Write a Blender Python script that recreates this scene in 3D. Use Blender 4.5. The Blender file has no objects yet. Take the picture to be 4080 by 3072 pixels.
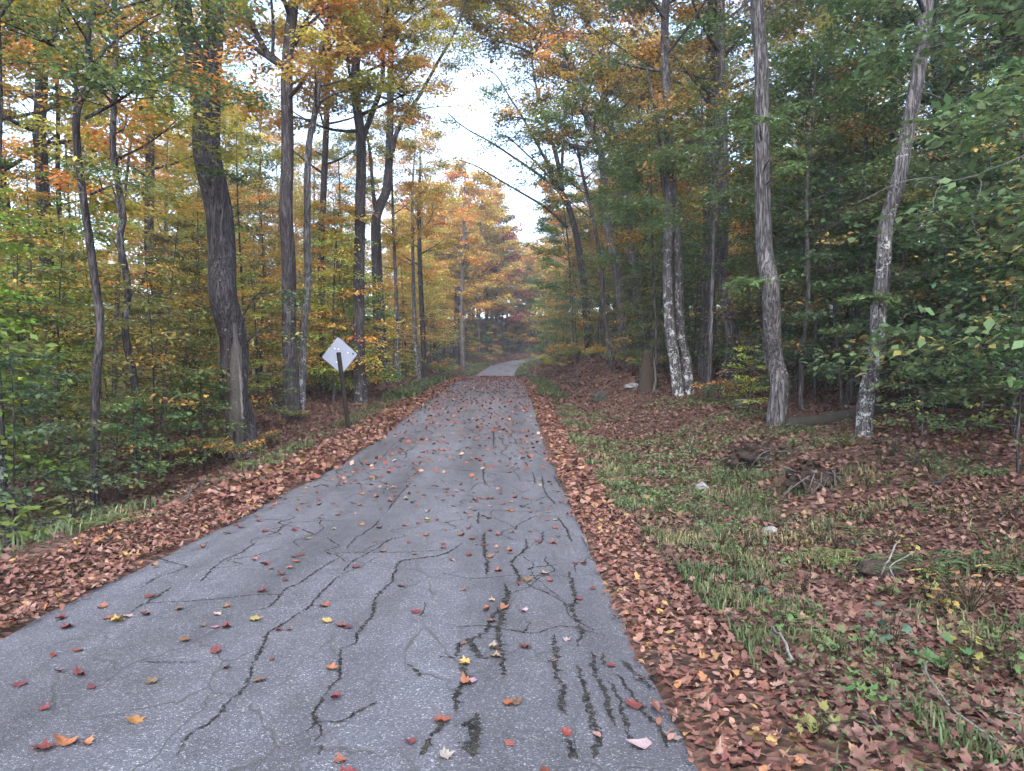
import bpy, math, random
import numpy as np
from mathutils import Vector, noise as mnoise
R = math.radians
sc = bpy.context.scene
COL = sc.collection

# ---------------------------------------------------------------- camera, sky, sun, exposure
CAM_H, FPX, CX, HY = 1.57, 731.0, 512.0, 381.0
cam_d = bpy.data.cameras.new('camera'); cam = bpy.data.objects.new('camera', cam_d); COL.objects.link(cam)
cam.location = (0, 0, CAM_H)
cam.rotation_euler = (R(90) - math.atan((385.5 - HY) / FPX), 0, 0)
cam_d.sensor_fit = 'HORIZONTAL'; cam_d.sensor_width = 36.0; cam_d.lens = 36.0 * FPX / 1024.0
cam_d.clip_start = 0.05; cam_d.clip_end = 3000
sc.camera = cam

SUN_EL, SUN_AZ = 44.0, 182.0          # degrees; azimuth clockwise from +Y (ahead)
world = bpy.data.worlds.new('World'); sc.world = world; world.use_nodes = True
wn = world.node_tree.nodes; wl = world.node_tree.links
for n in list(wn): wn.remove(n)
w_out = wn.new('ShaderNodeOutputWorld'); w_bg = wn.new('ShaderNodeBackground')
w_sky = wn.new('ShaderNodeTexSky'); w_sky.sky_type = 'NISHITA'; w_sky.sun_disc = False
w_sky.sun_elevation = R(SUN_EL); w_sky.sun_rotation = R(SUN_AZ)
w_sky.altitude = 300; w_sky.air_density = 1.0; w_sky.dust_density = 2.0; w_sky.ozone_density = 1.0
w_hs = wn.new('ShaderNodeHueSaturation'); w_hs.inputs['Saturation'].default_value = 0.92
w_bg.inputs['Strength'].default_value = 0.135
wl.new(w_sky.outputs[0], w_hs.inputs['Color']); wl.new(w_hs.outputs[0], w_bg.inputs['Color']); wl.new(w_bg.outputs[0], w_out.inputs['Surface'])

sun_d = bpy.data.lights.new('sun', 'SUN'); sun = bpy.data.objects.new('sun', sun_d); COL.objects.link(sun)
sun_d.energy = 1.5; sun_d.angle = R(60); sun_d.color = (1.0, 0.975, 0.965)
_az = R(SUN_AZ); _el = R(SUN_EL)
_sd = Vector((math.sin(_az) * math.cos(_el), math.cos(_az) * math.cos(_el), math.sin(_el)))
sun.rotation_euler = (-_sd).to_track_quat('-Z', 'Y').to_euler()
sun.location = (-20, 20, 40)

vs = sc.view_settings
vs.view_transform = 'Standard'; vs.look = 'None'; vs.gamma = 1.0; vs.exposure = 2.68; vs.use_curve_mapping = False
sc.render.engine = 'CYCLES'
cy = sc.cycles
cy.use_adaptive_sampling = True; cy.adaptive_threshold = 0.04
cy.max_bounces = 4; cy.diffuse_bounces = 4; cy.glossy_bounces = 1; cy.transmission_bounces = 4; cy.transparent_max_bounces = 4
cy.caustics_reflective = False; cy.caustics_refractive = False
cy.volume_bounces = 1
cy.use_denoising = True
try: cy.denoiser = 'OPENIMAGEDENOISE'
except Exception: pass

# ---------------------------------------------------------------- materials
def new_mat(name):
    m = bpy.data.materials.new(name); m.use_nodes = True
    nt = m.node_tree
    for n in list(nt.nodes): nt.nodes.remove(n)
    out = nt.nodes.new('ShaderNodeOutputMaterial')
    return m, nt, out
def nd(nt, typ, **kw):
    n = nt.nodes.new(typ)
    for k, v in kw.items():
        if k.startswith('i_'):
            key = k[2:]
            key = int(key) if key.isdigit() else key.replace('_', ' ')
            n.inputs[key].default_value = v
        else: setattr(n, k, v)
    return n
def L(nt, a, b): nt.links.new(a, b)
def math_n(nt, op, a, b=None, clamp=False):
    n = nt.nodes.new('ShaderNodeMath'); n.operation = op; n.use_clamp = clamp
    for i, v in enumerate((a, b)):
        if v is None: continue
        if isinstance(v, (int, float)): n.inputs[i].default_value = v
        else: nt.links.new(v, n.inputs[i])
    return n.outputs[0]
def ramp(nt, fac, stops, interp='LINEAR'):
    n = nt.nodes.new('ShaderNodeValToRGB'); cr = n.color_ramp; cr.interpolation = interp
    while len(cr.elements) > 1: cr.elements.remove(cr.elements[-1])
    for i, (p, c) in enumerate(stops):
        e = cr.elements[0] if i == 0 else cr.elements.new(p)
        e.position = p
        e.color = (c, c, c, 1) if isinstance(c, (int, float)) else (*c, 1)
    if fac is not None: nt.links.new(fac, n.inputs['Fac'])
    return n.outputs['Color']
def mix(nt, fac, a, b, mode='MIX'):
    n = nt.nodes.new('ShaderNodeMix'); n.data_type = 'RGBA'; n.blend_type = mode
    for key, v in ((0, fac), (6, a), (7, b)):
        if isinstance(v, (int, float)): n.inputs[key].default_value = v if key == 0 else (v, v, v, 1)
        elif isinstance(v, tuple): n.inputs[key].default_value = (*v, 1)
        else: nt.links.new(v, n.inputs[key])
    return n.outputs[2]
def coords(nt, scale=(1, 1, 1), kind='Object'):
    tc = nt.nodes.new('ShaderNodeTexCoord'); mp = nt.nodes.new('ShaderNodeMapping')
    mp.inputs['Scale'].default_value = scale
    nt.links.new(tc.outputs[kind], mp.inputs['Vector'])
    return mp.outputs[0]
def tex_noise(nt, vec, scale, detail=4, rough=0.55, dist=0.0):
    n = nd(nt, 'ShaderNodeTexNoise', i_Scale=scale, i_Detail=detail, i_Roughness=rough, i_Distortion=dist)
    nt.links.new(vec, n.inputs['Vector']); return n.outputs['Fac']
def principled(nt, col, rough, spec=0.3, bump=None, bstr=0.3, bdist=0.02):
    p = nt.nodes.new('ShaderNodeBsdfPrincipled')
    if isinstance(col, tuple): p.inputs['Base Color'].default_value = (*col, 1)
    else: nt.links.new(col, p.inputs['Base Color'])
    if isinstance(rough, (int, float)): p.inputs['Roughness'].default_value = rough
    else: nt.links.new(rough, p.inputs['Roughness'])
    p.inputs['Specular IOR Level'].default_value = spec
    if bump is not None:
        b = nd(nt, 'ShaderNodeBump', i_Strength=bstr, i_Distance=bdist)
        nt.links.new(bump, b.inputs['Height']); nt.links.new(b.outputs[0], p.inputs['Normal'])
    return p

STRAW = [(0.0, (0.075, 0.07, 0.03)), (0.6, (0.105, 0.09, 0.045)), (1.0, (0.14, 0.115, 0.06))]
def mat_leaf(name, transl=0.45, hue=0.05, val=0.5, aut=None):
    m, nt, out = new_mat(name)
    oi = nt.nodes.new('ShaderNodeObjectInfo')
    a = nd(nt, 'ShaderNodeAttribute', attribute_name='rnd'); c = nd(nt, 'ShaderNodeAttribute', attribute_name='clu')
    # some clumps turn towards the autumn colour, by the amount in the object colour's alpha
    turn = math_n(nt, 'ADD', math_n(nt, 'MULTIPLY', c.outputs['Fac'], 0.75), math_n(nt, 'MULTIPLY', a.outputs['Fac'], 0.35))
    turn = math_n(nt, 'MULTIPLY', math_n(nt, 'SUBTRACT', turn, math_n(nt, 'SUBTRACT', 1.0, oi.outputs['Alpha'])), 3.0, True)
    autumn = ramp(nt, c.outputs['Fac'], aut or [(0.0, (0.42, 0.34, 0.06)), (0.6, (0.43, 0.27, 0.05)), (1.0, (0.44, 0.165, 0.045))])
    col = mix(nt, turn, oi.outputs['Color'], autumn)
    hs = nt.nodes.new('ShaderNodeHueSaturation')
    L(nt, math_n(nt, 'ADD', 0.5 - hue / 2, math_n(nt, 'MULTIPLY', a.outputs['Fac'], hue)), hs.inputs['Hue'])
    v = math_n(nt, 'ADD', 1.0 - val / 2, math_n(nt, 'MULTIPLY', a.outputs['Fac'], val))
    v = math_n(nt, 'MULTIPLY', v, math_n(nt, 'ADD', 0.8, math_n(nt, 'MULTIPLY', c.outputs['Fac'], 0.4)))
    L(nt, v, hs.inputs['Value']); L(nt, col, hs.inputs['Color'])
    p = principled(nt, hs.outputs[0], 0.6, 0.25)
    t = nt.nodes.new('ShaderNodeBsdfTranslucent'); L(nt, hs.outputs[0], t.inputs['Color'])
    mx = nt.nodes.new('ShaderNodeMixShader'); mx.inputs[0].default_value = transl
    L(nt, p.outputs[0], mx.inputs[1]); L(nt, t.outputs[0], mx.inputs[2]); L(nt, mx.outputs[0], out.inputs['Surface'])
    return m
M_LEAF = mat_leaf('broadleaf_foliage')
M_HERB = mat_leaf('herb_foliage', 0.35, 0.06, 0.5, [(0.0, (0.26, 0.20, 0.05)), (1.0, (0.30, 0.19, 0.07))])
M_NEEDLE = mat_leaf('needle_foliage', 0.15, 0.03, 0.5)
M_GRASS = mat_leaf('grass_blades', 0.3, 0.07, 0.7, STRAW)

def mat_bark(name, sz=1.0):
    m, nt, out = new_mat(name)
    oi = nt.nodes.new('ShaderNodeObjectInfo')
    v1 = coords(nt, (16, 16, 2.4)); v2 = coords(nt, (1, 1, 1)); v3 = coords(nt, (13, 13, 1.25))
    n1 = tex_noise(nt, v1, 1.6 * sz, 6, 0.65, 0.3)
    rid = math_n(nt, 'ABSOLUTE', math_n(nt, 'SUBTRACT', tex_noise(nt, v3, 1.1 * sz, 4, 0.6, 0.8), 0.5))      # long forking furrows
    fur = ramp(nt, rid, [(0.0, 0.16), (0.035, 0.55), (0.09, 1.0), (0.2, 1.1)])
    g = ramp(nt, n1, [(0.28, 0.22), (0.45, 0.65), (0.58, 1.0), (0.75, 1.6)])
    base = mix(nt, 1.0, mix(nt, 1.0, oi.outputs['Color'], g, 'MULTIPLY'), fur, 'MULTIPLY')
    big = tex_noise(nt, v2, 1.1, 3)
    base = mix(nt, 1.0, base, ramp(nt, big, [(0.3, (0.75, 0.72, 0.74)), (0.7, (1.2, 1.2, 1.18))]), 'MULTIPLY')
    # pale lichen crusts: ragged patches, more of them where the object's alpha is high
    l1 = tex_noise(nt, v2, 5.0, 6, 0.7, 0.6); l2 = tex_noise(nt, v2, 26.0, 3, 0.6)
    ls = math_n(nt, 'ADD', math_n(nt, 'MULTIPLY', l1, 0.75), math_n(nt, 'MULTIPLY', l2, 0.35))
    tcz = nt.nodes.new('ShaderNodeTexCoord'); sz_ = nt.nodes.new('ShaderNodeSeparateXYZ'); L(nt, tcz.outputs['Object'], sz_.inputs[0])
    up = math_n(nt, 'SUBTRACT', 1.0, math_n(nt, 'MULTIPLY', math_n(nt, 'MULTIPLY', sz_.outputs[2], 0.16, True), 0.45))     # lichen thickest near the foot
    thr = math_n(nt, 'SUBTRACT', 0.78, math_n(nt, 'MULTIPLY', math_n(nt, 'MULTIPLY', oi.outputs['Alpha'], up), 0.40))
    lf = math_n(nt, 'MULTIPLY', math_n(nt, 'SUBTRACT', ls, thr), 14.0, True)
    lc = ramp(nt, big, [(0.35, (0.30, 0.33, 0.31)), (0.65, (0.42, 0.43, 0.45))])
    col = mix(nt, math_n(nt, 'MULTIPLY', lf, 0.85), base, lc)
    hgt = math_n(nt, 'ADD', n1, math_n(nt, 'MULTIPLY', fur, 0.7))
    p = principled(nt, col, 0.9, 0.15, hgt, 0.9, 0.03)
    L(nt, p.outputs[0], out.inputs['Surface'])
    return m
M_BARK = mat_bark('tree_bark'); M_TWIG = mat_bark('twig_bark', 1.5)

def mat_plain(name, c1, c2, scale=6, rough=0.9, bstr=0.4, spec=0.2, detail=6, aniso=(1, 1, 1)):
    m, nt, out = new_mat(name); v = coords(nt, aniso)
    n = tex_noise(nt, v, scale, detail, 0.62); n2 = tex_noise(nt, v, scale * 6, 3)
    f = math_n(nt, 'ADD', math_n(nt, 'MULTIPLY', n, 0.7), math_n(nt, 'MULTIPLY', n2, 0.3))
    col = ramp(nt, f, [(0.32, c1), (0.66, c2)])
    p = principled(nt, col, rough, spec, f, bstr, 0.03); L(nt, p.outputs[0], out.inputs['Surface'])
    return m
M_ROCK = mat_plain('granite_rock', (0.05, 0.053, 0.05), (0.19, 0.195, 0.19), 9, bstr=.9)
M_DEADWOOD = mat_plain('weathered_dead_wood', (0.018, 0.016, 0.015), (0.11, 0.097, 0.090), 4, aniso=(16, 16, 1.0), bstr=1.0)
M_PALESTICK = mat_plain('pale_bare_stick', (0.05, 0.045, 0.041), (0.155, 0.143, 0.132), 14, bstr=.8)
M_DARKROCK = mat_plain('mossy_dark_rock', (0.007, 0.008, 0.007), (0.040, 0.043, 0.034), 9)
M_ROT = mat_plain('rotten_wood', (0.003, 0.0025, 0.002), (0.060, 0.043, 0.033), 9, aniso=(8, 8, 1.2), bstr=0.9)
M_SOIL = mat_plain('root_soil', (0.004, 0.003, 0.0025), (0.032, 0.022, 0.016), 11, bstr=1.0)
M_MOSSLOG = mat_plain('mossy_log_bark', (0.006, 0.005, 0.0045), (0.030, 0.029, 0.023), 9, aniso=(.8, 5, 5), bstr=0.8)
M_POST = mat_plain('rusty_dark_steel', (0.004, 0.0035, 0.0035), (0.018, 0.013, 0.010), 22, 0.9, 0.3, 0.15)
def mat_crack():
    m, nt, out = new_mat('mossy_crack_dirt'); v = coords(nt)
    a = nd(nt, 'ShaderNodeAttribute', attribute_name='rnd'); n = tex_noise(nt, v, 38.0, 5, 0.7); n2 = tex_noise(nt, v, 9.0, 3)
    col = ramp(nt, n2, [(0.35, (0.012, 0.012, 0.012)), (0.65, (0.034, 0.032, 0.025))])
    p = principled(nt, col, 1.0, 0.05, n, 0.8, 0.02); tr = nt.nodes.new('ShaderNodeBsdfTransparent'); mx = nt.nodes.new('ShaderNodeMixShader')
    f = math_n(nt, 'MULTIPLY', math_n(nt, 'SUBTRACT', math_n(nt, 'ADD', n, math_n(nt, 'MULTIPLY', a.outputs['Fac'], 0.13)), 0.53), 8.0, True)      # dirt thins out to loose crumbs at the edges
    L(nt, f, mx.inputs[0]); L(nt, tr.outputs[0], mx.inputs[1]); L(nt, p.outputs[0], mx.inputs[2]); L(nt, mx.outputs[0], out.inputs['Surface']); return m
M_CRACK = mat_crack()
M_FARCRACK = mat_plain('dark_crack_fill', (0.02, 0.02, 0.022), (0.05, 0.05, 0.052), 30, 1.0, 0.5, 0.05)

def mat_sign():
    m, nt, out = new_mat('bare_aluminium_sheet'); v = coords(nt)
    n = tex_noise(nt, v, 3.0, 5); n2 = tex_noise(nt, v, 40.0, 3)
    col = ramp(nt, math_n(nt, 'ADD', math_n(nt, 'MULTIPLY', n, 0.8), math_n(nt, 'MULTIPLY', n2, 0.2)), [(0.2, (0.135, 0.15, 0.19)), (0.8, (0.150, 0.167, 0.21))])
    p = principled(nt, col, 0.55, 0.5, n2, 0.05, 0.01); p.inputs['Metallic'].default_value = 0.35
    L(nt, p.outputs[0], out.inputs['Surface']); return m
M_SIGN = mat_sign()
M_BOLT = mat_plain('zinc_bolt', (0.5, 0.5, 0.52), (0.7, 0.7, 0.72), 60, 0.4, 0.1, 0.5)

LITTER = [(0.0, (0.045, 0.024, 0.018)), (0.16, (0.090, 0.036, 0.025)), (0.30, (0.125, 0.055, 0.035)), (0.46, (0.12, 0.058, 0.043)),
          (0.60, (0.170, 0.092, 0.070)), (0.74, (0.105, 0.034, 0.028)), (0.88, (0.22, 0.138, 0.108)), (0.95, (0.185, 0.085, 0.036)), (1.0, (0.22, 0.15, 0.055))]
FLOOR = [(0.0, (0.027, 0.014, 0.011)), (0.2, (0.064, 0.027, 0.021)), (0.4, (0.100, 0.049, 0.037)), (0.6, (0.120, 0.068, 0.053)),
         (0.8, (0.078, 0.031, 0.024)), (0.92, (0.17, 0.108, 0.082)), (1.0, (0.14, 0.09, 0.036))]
def mat_litter(name, stops):
    m, nt, out = new_mat(name)
    a = nd(nt, 'ShaderNodeAttribute', attribute_name='rnd'); v = coords(nt)
    n = tex_noise(nt, v, 45.0, 3)
    col = mix(nt, 1.0, ramp(nt, a.outputs['Fac'], stops), ramp(nt, n, [(0.3, 0.75), (0.7, 1.2)]), 'MULTIPLY')
    p = principled(nt, col, 0.7, 0.25)
    t = nt.nodes.new('ShaderNodeBsdfTranslucent'); L(nt, col, t.inputs['Color'])
    mx = nt.nodes.new('ShaderNodeMixShader'); mx.inputs[0].default_value = 0.15
    L(nt, p.outputs[0], mx.inputs[1]); L(nt, t.outputs[0], mx.inputs[2]); L(nt, mx.outputs[0], out.inputs['Surface'])
    return m
M_ROADLEAF = mat_litter('scattered_road_leaves', [(0.0, (0.07, 0.020, 0.017)), (0.4, (0.12, 0.034, 0.025)), (0.70, (0.17, 0.065, 0.038)), (0.88, (0.20, 0.11, 0.075)), (1.0, (0.30, 0.21, 0.16))])
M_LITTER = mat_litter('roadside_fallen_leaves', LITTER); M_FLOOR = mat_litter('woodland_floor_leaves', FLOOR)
def mat_fallen():
    m, nt, out = new_mat('single_fallen_leaf')
    oi = nt.nodes.new('ShaderNodeObjectInfo'); v = coords(nt)
    n = tex_noise(nt, v, 30.0, 4)
    col = mix(nt, 1.0, oi.outputs['Color'], ramp(nt, n, [(0.3, 0.6), (0.7, 1.3)]), 'MULTIPLY')
    p = principled(nt, col, 0.6, 0.3, n, 0.3, 0.005); L(nt, p.outputs[0], out.inputs['Surface']); return m
M_FALLEN = mat_fallen()

def mat_ground():
    m, nt, out = new_mat('leaf_covered_soil'); v = coords(nt)
    vo = nd(nt, 'ShaderNodeTexVoronoi', i_Scale=16.0); L(nt, v, vo.inputs['Vector'])
    sep = nt.nodes.new('ShaderNodeSeparateColor'); L(nt, vo.outputs['Color'], sep.inputs[0])
    leaf = ramp(nt, sep.outputs[0], FLOOR)
    big = tex_noise(nt, v, 0.5, 4); fine = tex_noise(nt, v, 9.0, 5)
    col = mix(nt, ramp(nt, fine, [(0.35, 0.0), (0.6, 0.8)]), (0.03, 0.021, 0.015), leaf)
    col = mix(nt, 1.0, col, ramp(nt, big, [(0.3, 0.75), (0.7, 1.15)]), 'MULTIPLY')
    p = principled(nt, col, 0.95, 0.1, math_n(nt, 'ADD', vo.outputs['Distance'], fine), 0.8, 0.05)
    L(nt, p.outputs[0], out.inputs['Surface']); return m
M_GROUND = mat_ground()

def mat_asphalt():
    m, nt, out = new_mat('weathered_asphalt'); v = coords(nt)
    big = tex_noise(nt, v, 0.45, 4); mid = tex_noise(nt, v, 3.5, 5, 0.6); fine = tex_noise(nt, v, 130.0, 3, 0.7)
    vo = nd(nt, 'ShaderNodeTexVoronoi', i_Scale=150.0); L(nt, v, vo.inputs['Vector'])
    sep = nt.nodes.new('ShaderNodeSeparateColor'); L(nt, vo.outputs['Color'], sep.inputs[0])
    stones = ramp(nt, sep.outputs[0], [(0.0, (0.038, 0.038, 0.043)), (0.55, (0.055, 0.055, 0.063)), (0.85, (0.076, 0.076, 0.084)), (0.95, (0.125, 0.125, 0.13)), (1.0, (0.22, 0.22, 0.225))])
    col = mix(nt, 1.0, stones, ramp(nt, fine, [(0.3, 0.65), (0.7, 1.25)]), 'MULTIPLY')
    col = mix(nt, 1.0, col, ramp(nt, mid, [(0.3, 0.82), (0.7, 1.14)]), 'MULTIPLY')
    col = mix(nt, 1.0, col, ramp(nt, big, [(0.3, (0.85, 0.84, 0.83)), (0.7, (1.14, 1.15, 1.17))]), 'MULTIPLY')
    trk = tex_noise(nt, coords(nt, (1.5, 0.10, 1)), 1.0, 4, 0.6)        # worn wheel tracks run along the road
    col = mix(nt, 1.0, col, ramp(nt, trk, [(0.36, (0.70, 0.69, 0.69)), (0.60, (1.15, 1.15, 1.17))]), 'MULTIPLY')
    blot = tex_noise(nt, v, 1.7, 6, 0.7, 0.5)
    col = mix(nt, ramp(nt, blot, [(0.58, 0.0), (0.70, 0.45)]), col, (0.045, 0.042, 0.038))
    # hairline crazing in patches
    cv = coords(nt, (1, 0.55, 1)); wv = nd(nt, 'ShaderNodeTexNoise', i_Scale=5.0, i_Detail=3.0); L(nt, cv, wv.inputs['Vector'])
    add = nt.nodes.new('ShaderNodeVectorMath'); add.operation = 'MULTIPLY_ADD'; add.inputs[1].default_value = (0.22, 0.22, 0.0)
    L(nt, wv.outputs['Color'], add.inputs[0]); L(nt, cv, add.inputs[2])
    ve = nd(nt, 'ShaderNodeTexVoronoi', feature='DISTANCE_TO_EDGE', i_Scale=2.1); L(nt, add.outputs[0], ve.inputs['Vector'])
    line = ramp(nt, ve.outputs['Distance'], [(0.0, 1.0), (0.007, 0.8), (0.016, 0.0)])
    patch = ramp(nt, tex_noise(nt, v, 0.9, 3), [(0.44, 0.0), (0.56, 0.9)])
    lf = math_n(nt, 'MULTIPLY', line, patch)
    col = mix(nt, lf, col, (0.035, 0.034, 0.032))
    hgt = math_n(nt, 'SUBTRACT', math_n(nt, 'ADD', vo.outputs['Distance'], math_n(nt, 'MULTIPLY', fine, 0.6)), math_n(nt, 'MULTIPLY', lf, 1.5))
    p = principled(nt, col, 0.78, 0.35, hgt, 0.5, 0.010); L(nt, p.outputs[0], out.inputs['Surface']); return m
M_ASPHALT = mat_asphalt()

# ---------------------------------------------------------------- mesh helpers
class Acc:
    """collects vertices, polygons and per-polygon values and links them as one mesh object"""
    def __init__(s): s.v = []; s.f = {3: [], 4: []}; s.a = {3: [], 4: []}; s.n = 0
    def add(s, verts, faces, rnd=None, clu=None):
        verts = np.asarray(verts, float).reshape(-1, 3); faces = np.asarray(faces, int)
        k = faces.shape[1]; m = len(faces)
        rnd = np.zeros(m) if rnd is None else np.broadcast_to(rnd, (m,)); clu = np.zeros(m) if clu is None else np.broadcast_to(clu, (m,))
        s.v.append(verts); s.f[k].append(faces + s.n); s.a[k].append(np.stack([rnd, clu], 1)); s.n += len(verts)
    def mesh(s, name, mat=None, smooth=False, attrs=False, mats=None):
        me = bpy.data.meshes.new(name)
        v = np.concatenate(s.v).astype(np.float32)
        f3 = np.concatenate(s.f[3]) if s.f[3] else np.zeros((0, 3), int); f4 = np.concatenate(s.f[4]) if s.f[4] else np.zeros((0, 4), int)
        me.vertices.add(len(v)); me.vertices.foreach_set('co', v.ravel())
        nl = f3.size + f4.size; me.loops.add(nl); me.loops.foreach_set('vertex_index', np.concatenate([f3.ravel(), f4.ravel()]).astype(np.int32))
        npoly = len(f3) + len(f4); me.polygons.add(npoly)
        st = np.concatenate([np.arange(len(f3)) * 3, f3.size + np.arange(len(f4)) * 4]).astype(np.int32)
        me.polygons.foreach_set('loop_start', st)
        if smooth: me.polygons.foreach_set('use_smooth', np.ones(npoly, bool))
        if attrs:
            a = np.concatenate([np.concatenate(s.a[k]) if s.a[k] else np.zeros((0, 2)) for k in (3, 4)])
            for i, nm in enumerate(('rnd', 'clu')):
                at = me.attributes.new(nm, 'FLOAT', 'FACE'); at.data.foreach_set('value', a[:, i].astype(np.float32))
        me.update(calc_edges=True); me.validate()
        if mat: me.materials.append(mat)
        return me
    def obj(s, name, mat, parent=None, **kw): return link(name, s.mesh(name, mat, **kw), parent)
def link(name, me, parent=None, color=None):
    o = bpy.data.objects.new(name, me); COL.objects.link(o)
    if parent is not None: o.parent = parent
    if color is not None: o.color = color
    return o
def thing(name, loc, rz=0.0, label=None, cat=None, group=None):
    o = bpy.data.objects.new(name, None); COL.objects.link(o); o.empty_display_size = 0.2
    o.location = loc; o.rotation_euler = (0, 0, rz); tag(o, label, cat, group); return o
def tag(o, label=None, cat=None, group=None, kind=None):
    for k, v in (('label', label), ('category', cat), ('group', group), ('kind', kind)):
        if v: o[k] = v
    return o

def spline(pts, n):
    """Catmull-Rom through pts (k,3 or k,4) resampled to n points"""
    p = np.asarray(pts, float)
    if len(p) < 3: return np.stack([p[0] + (p[-1] - p[0]) * t for t in np.linspace(0, 1, n)])
    q = np.vstack([2 * p[0] - p[1], p, 2 * p[-1] - p[-2]])
    seg = np.linalg.norm(np.diff(p[:, :3], axis=0), axis=1); cum = np.concatenate([[0], np.cumsum(seg)])
    out = []
    for t in np.linspace(0, cum[-1], n):
        i = min(int(np.searchsorted(cum, t, 'right')) - 1, len(p) - 2); u = (t - cum[i]) / max(seg[i], 1e-9)
        a, b, c, d = q[i], q[i + 1], q[i + 2], q[i + 3]
        out.append(0.5 * (2 * b + (c - a) * u + (2 * a - 5 * b + 4 * c - d) * u * u + (3 * b - a - 3 * c + d) * u ** 3))
    return np.array(out)
def tube(acc, path, rad, seg=10, rng=None, rough=0.0, cap=True, flare=0.0, ridges=0.0, flare_h=0.7):
    path = np.asarray(path, float); n = len(path); rad = np.broadcast_to(np.asarray(rad, float), (n,)).copy()
    tan = np.gradient(path, axis=0); tan /= np.linalg.norm(tan, axis=1)[:, None] + 1e-12
    ref = np.array([1.0, 0, 0]) if abs(tan[0][0]) < 0.9 else np.array([0, 1.0, 0])
    N = np.zeros_like(path); u = ref - tan[0] * ref.dot(tan[0]); u /= np.linalg.norm(u)
    for i in range(n):
        u = u - tan[i] * u.dot(tan[i]); u /= np.linalg.norm(u) + 1e-12; N[i] = u
    B = np.cross(tan, N)
    th = np.linspace(0, 2 * math.pi, seg, endpoint=False)
    Rr = np.repeat(rad[:, None], seg, 1)
    if rng is not None:
        s = np.concatenate([[0], np.cumsum(np.linalg.norm(np.diff(path, axis=0), axis=1))])
        if rough:
            w = np.zeros((n, seg))
            for k in range(1, 5):
                w += np.sin(k * th[None] + rng.uniform(0, 6.28) + s[:, None] * rng.uniform(.3, 2.2) / max(rad[0], .03) * .25) * rng.uniform(.3, 1) / k
            w += rng.normal(0, .35, (n, seg))
            Rr *= 1 + rough * w
        if ridges:
            k = int(seg / 2.6); Rr *= 1 + ridges * np.sin(k * th[None] + 1.5 * np.sin(s[:, None] * 1.3))
        if flare:
            k1, k2 = rng.integers(3, 6), rng.integers(2, 4)
            fl = np.exp(-s / (flare_h * max(rad[0], .06) * 4))[:, None] * (0.45 + 0.4 * np.sin(k1 * th + rng.uniform(0, 6)) + 0.3 * np.sin(k2 * th + rng.uniform(0, 6)))
            Rr *= 1 + flare * np.maximum(fl, 0)
    V = path[:, None] + N[:, None] * (Rr * np.cos(th))[..., None] + B[:, None] * (Rr * np.sin(th))[..., None]
    i0 = (np.arange(n - 1)[:, None] * seg + np.arange(seg)[None]).ravel(); j = (np.arange(n - 1)[:, None] * seg + (np.arange(seg) + 1)[None] % seg).ravel()
    acc.add(V, np.stack([i0, j, j + seg, i0 + seg], 1))
    if cap:
        c = np.vstack([V[-1], path[-1:] + tan[-1] * rad[-1] * .3]); k = np.arange(seg)
        acc.add(c, np.stack([k, (k + 1) % seg, np.full(seg, seg)], 1))

def leaf_cloud(acc, c, size, rng, tilt=0.45, droop=0.25, width=0.32, clu=0.5, dirs=None, rnd=None):
    """one folded kite-shaped quad per leaf"""
    c = np.asarray(c, float); n = len(c)
    if n == 0: return
    size = np.broadcast_to(size, (n,)) * rng.uniform(.7, 1.3, n)
    ph = rng.uniform(0, 2 * math.pi, n) if dirs is None else dirs + rng.normal(0, .5, n)
    el = -droop + rng.normal(0, tilt, n)
    d = np.stack([np.cos(ph) * np.cos(el), np.sin(ph) * np.cos(el), np.sin(el)], 1)
    roll = rng.normal(0, tilt, n)
    s0 = np.stack([-np.sin(ph), np.cos(ph), np.zeros(n)], 1); n0 = np.cross(d, s0)
    s = s0 * np.cos(roll)[:, None] + n0 * np.sin(roll)[:, None]; nn = np.cross(d, s)
    Lz = size[:, None]
    tip = c + d * Lz - nn * 0 ; side = c + d * Lz * .45 + nn * Lz * .06
    V = np.stack([c, side + s * Lz * width, tip, side - s * Lz * width], 1)
    acc.add(V.reshape(-1, 3), np.arange(4 * n).reshape(n, 4), rng.uniform(0, 1, n) if rnd is None else rnd, clu)
# ---------------------------------------------------------------- terrain and road
rng = np.random.default_rng(11); random.seed(5)
ROAD = spline([(-1.25, -15, 0), (-1.25, 0, 0), (-1.25, 20, 0), (-1.3, 40, 0), (-1.55, 56, 0), (-1.7, 73, 0), (-1.35, 88, 0), (-.3, 100, 0), (2.5, 110, 0), (7, 117, 0), (14, 122, 0), (24, 125, 0), (40, 127, 0), (70, 129, 0)], 420)[:, :2]
RT = np.gradient(ROAD, axis=0); RT /= np.linalg.norm(RT, axis=1)[:, None]
RS = np.concatenate([[0], np.cumsum(np.linalg.norm(np.diff(ROAD, axis=0), axis=1))]) - 15.0     # runs like y near the camera
HW = 2.0
def road_z(s): return np.interp(s, [-30, 9, 14, 17.5, 21.5, 26, 30, 35, 40, 47, 54, 58, 61, 66, 73, 80, 88, 100, 110, 118, 140, 200], [0, 0, .06, .22, .49, .74, .95, 1.2, 1.42, 1.68, 1.87, 1.90, 1.91, 1.95, 2.12, 2.48, 2.98, 3.85, 4.7, 5.4, 6.2, 6.6])
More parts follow.
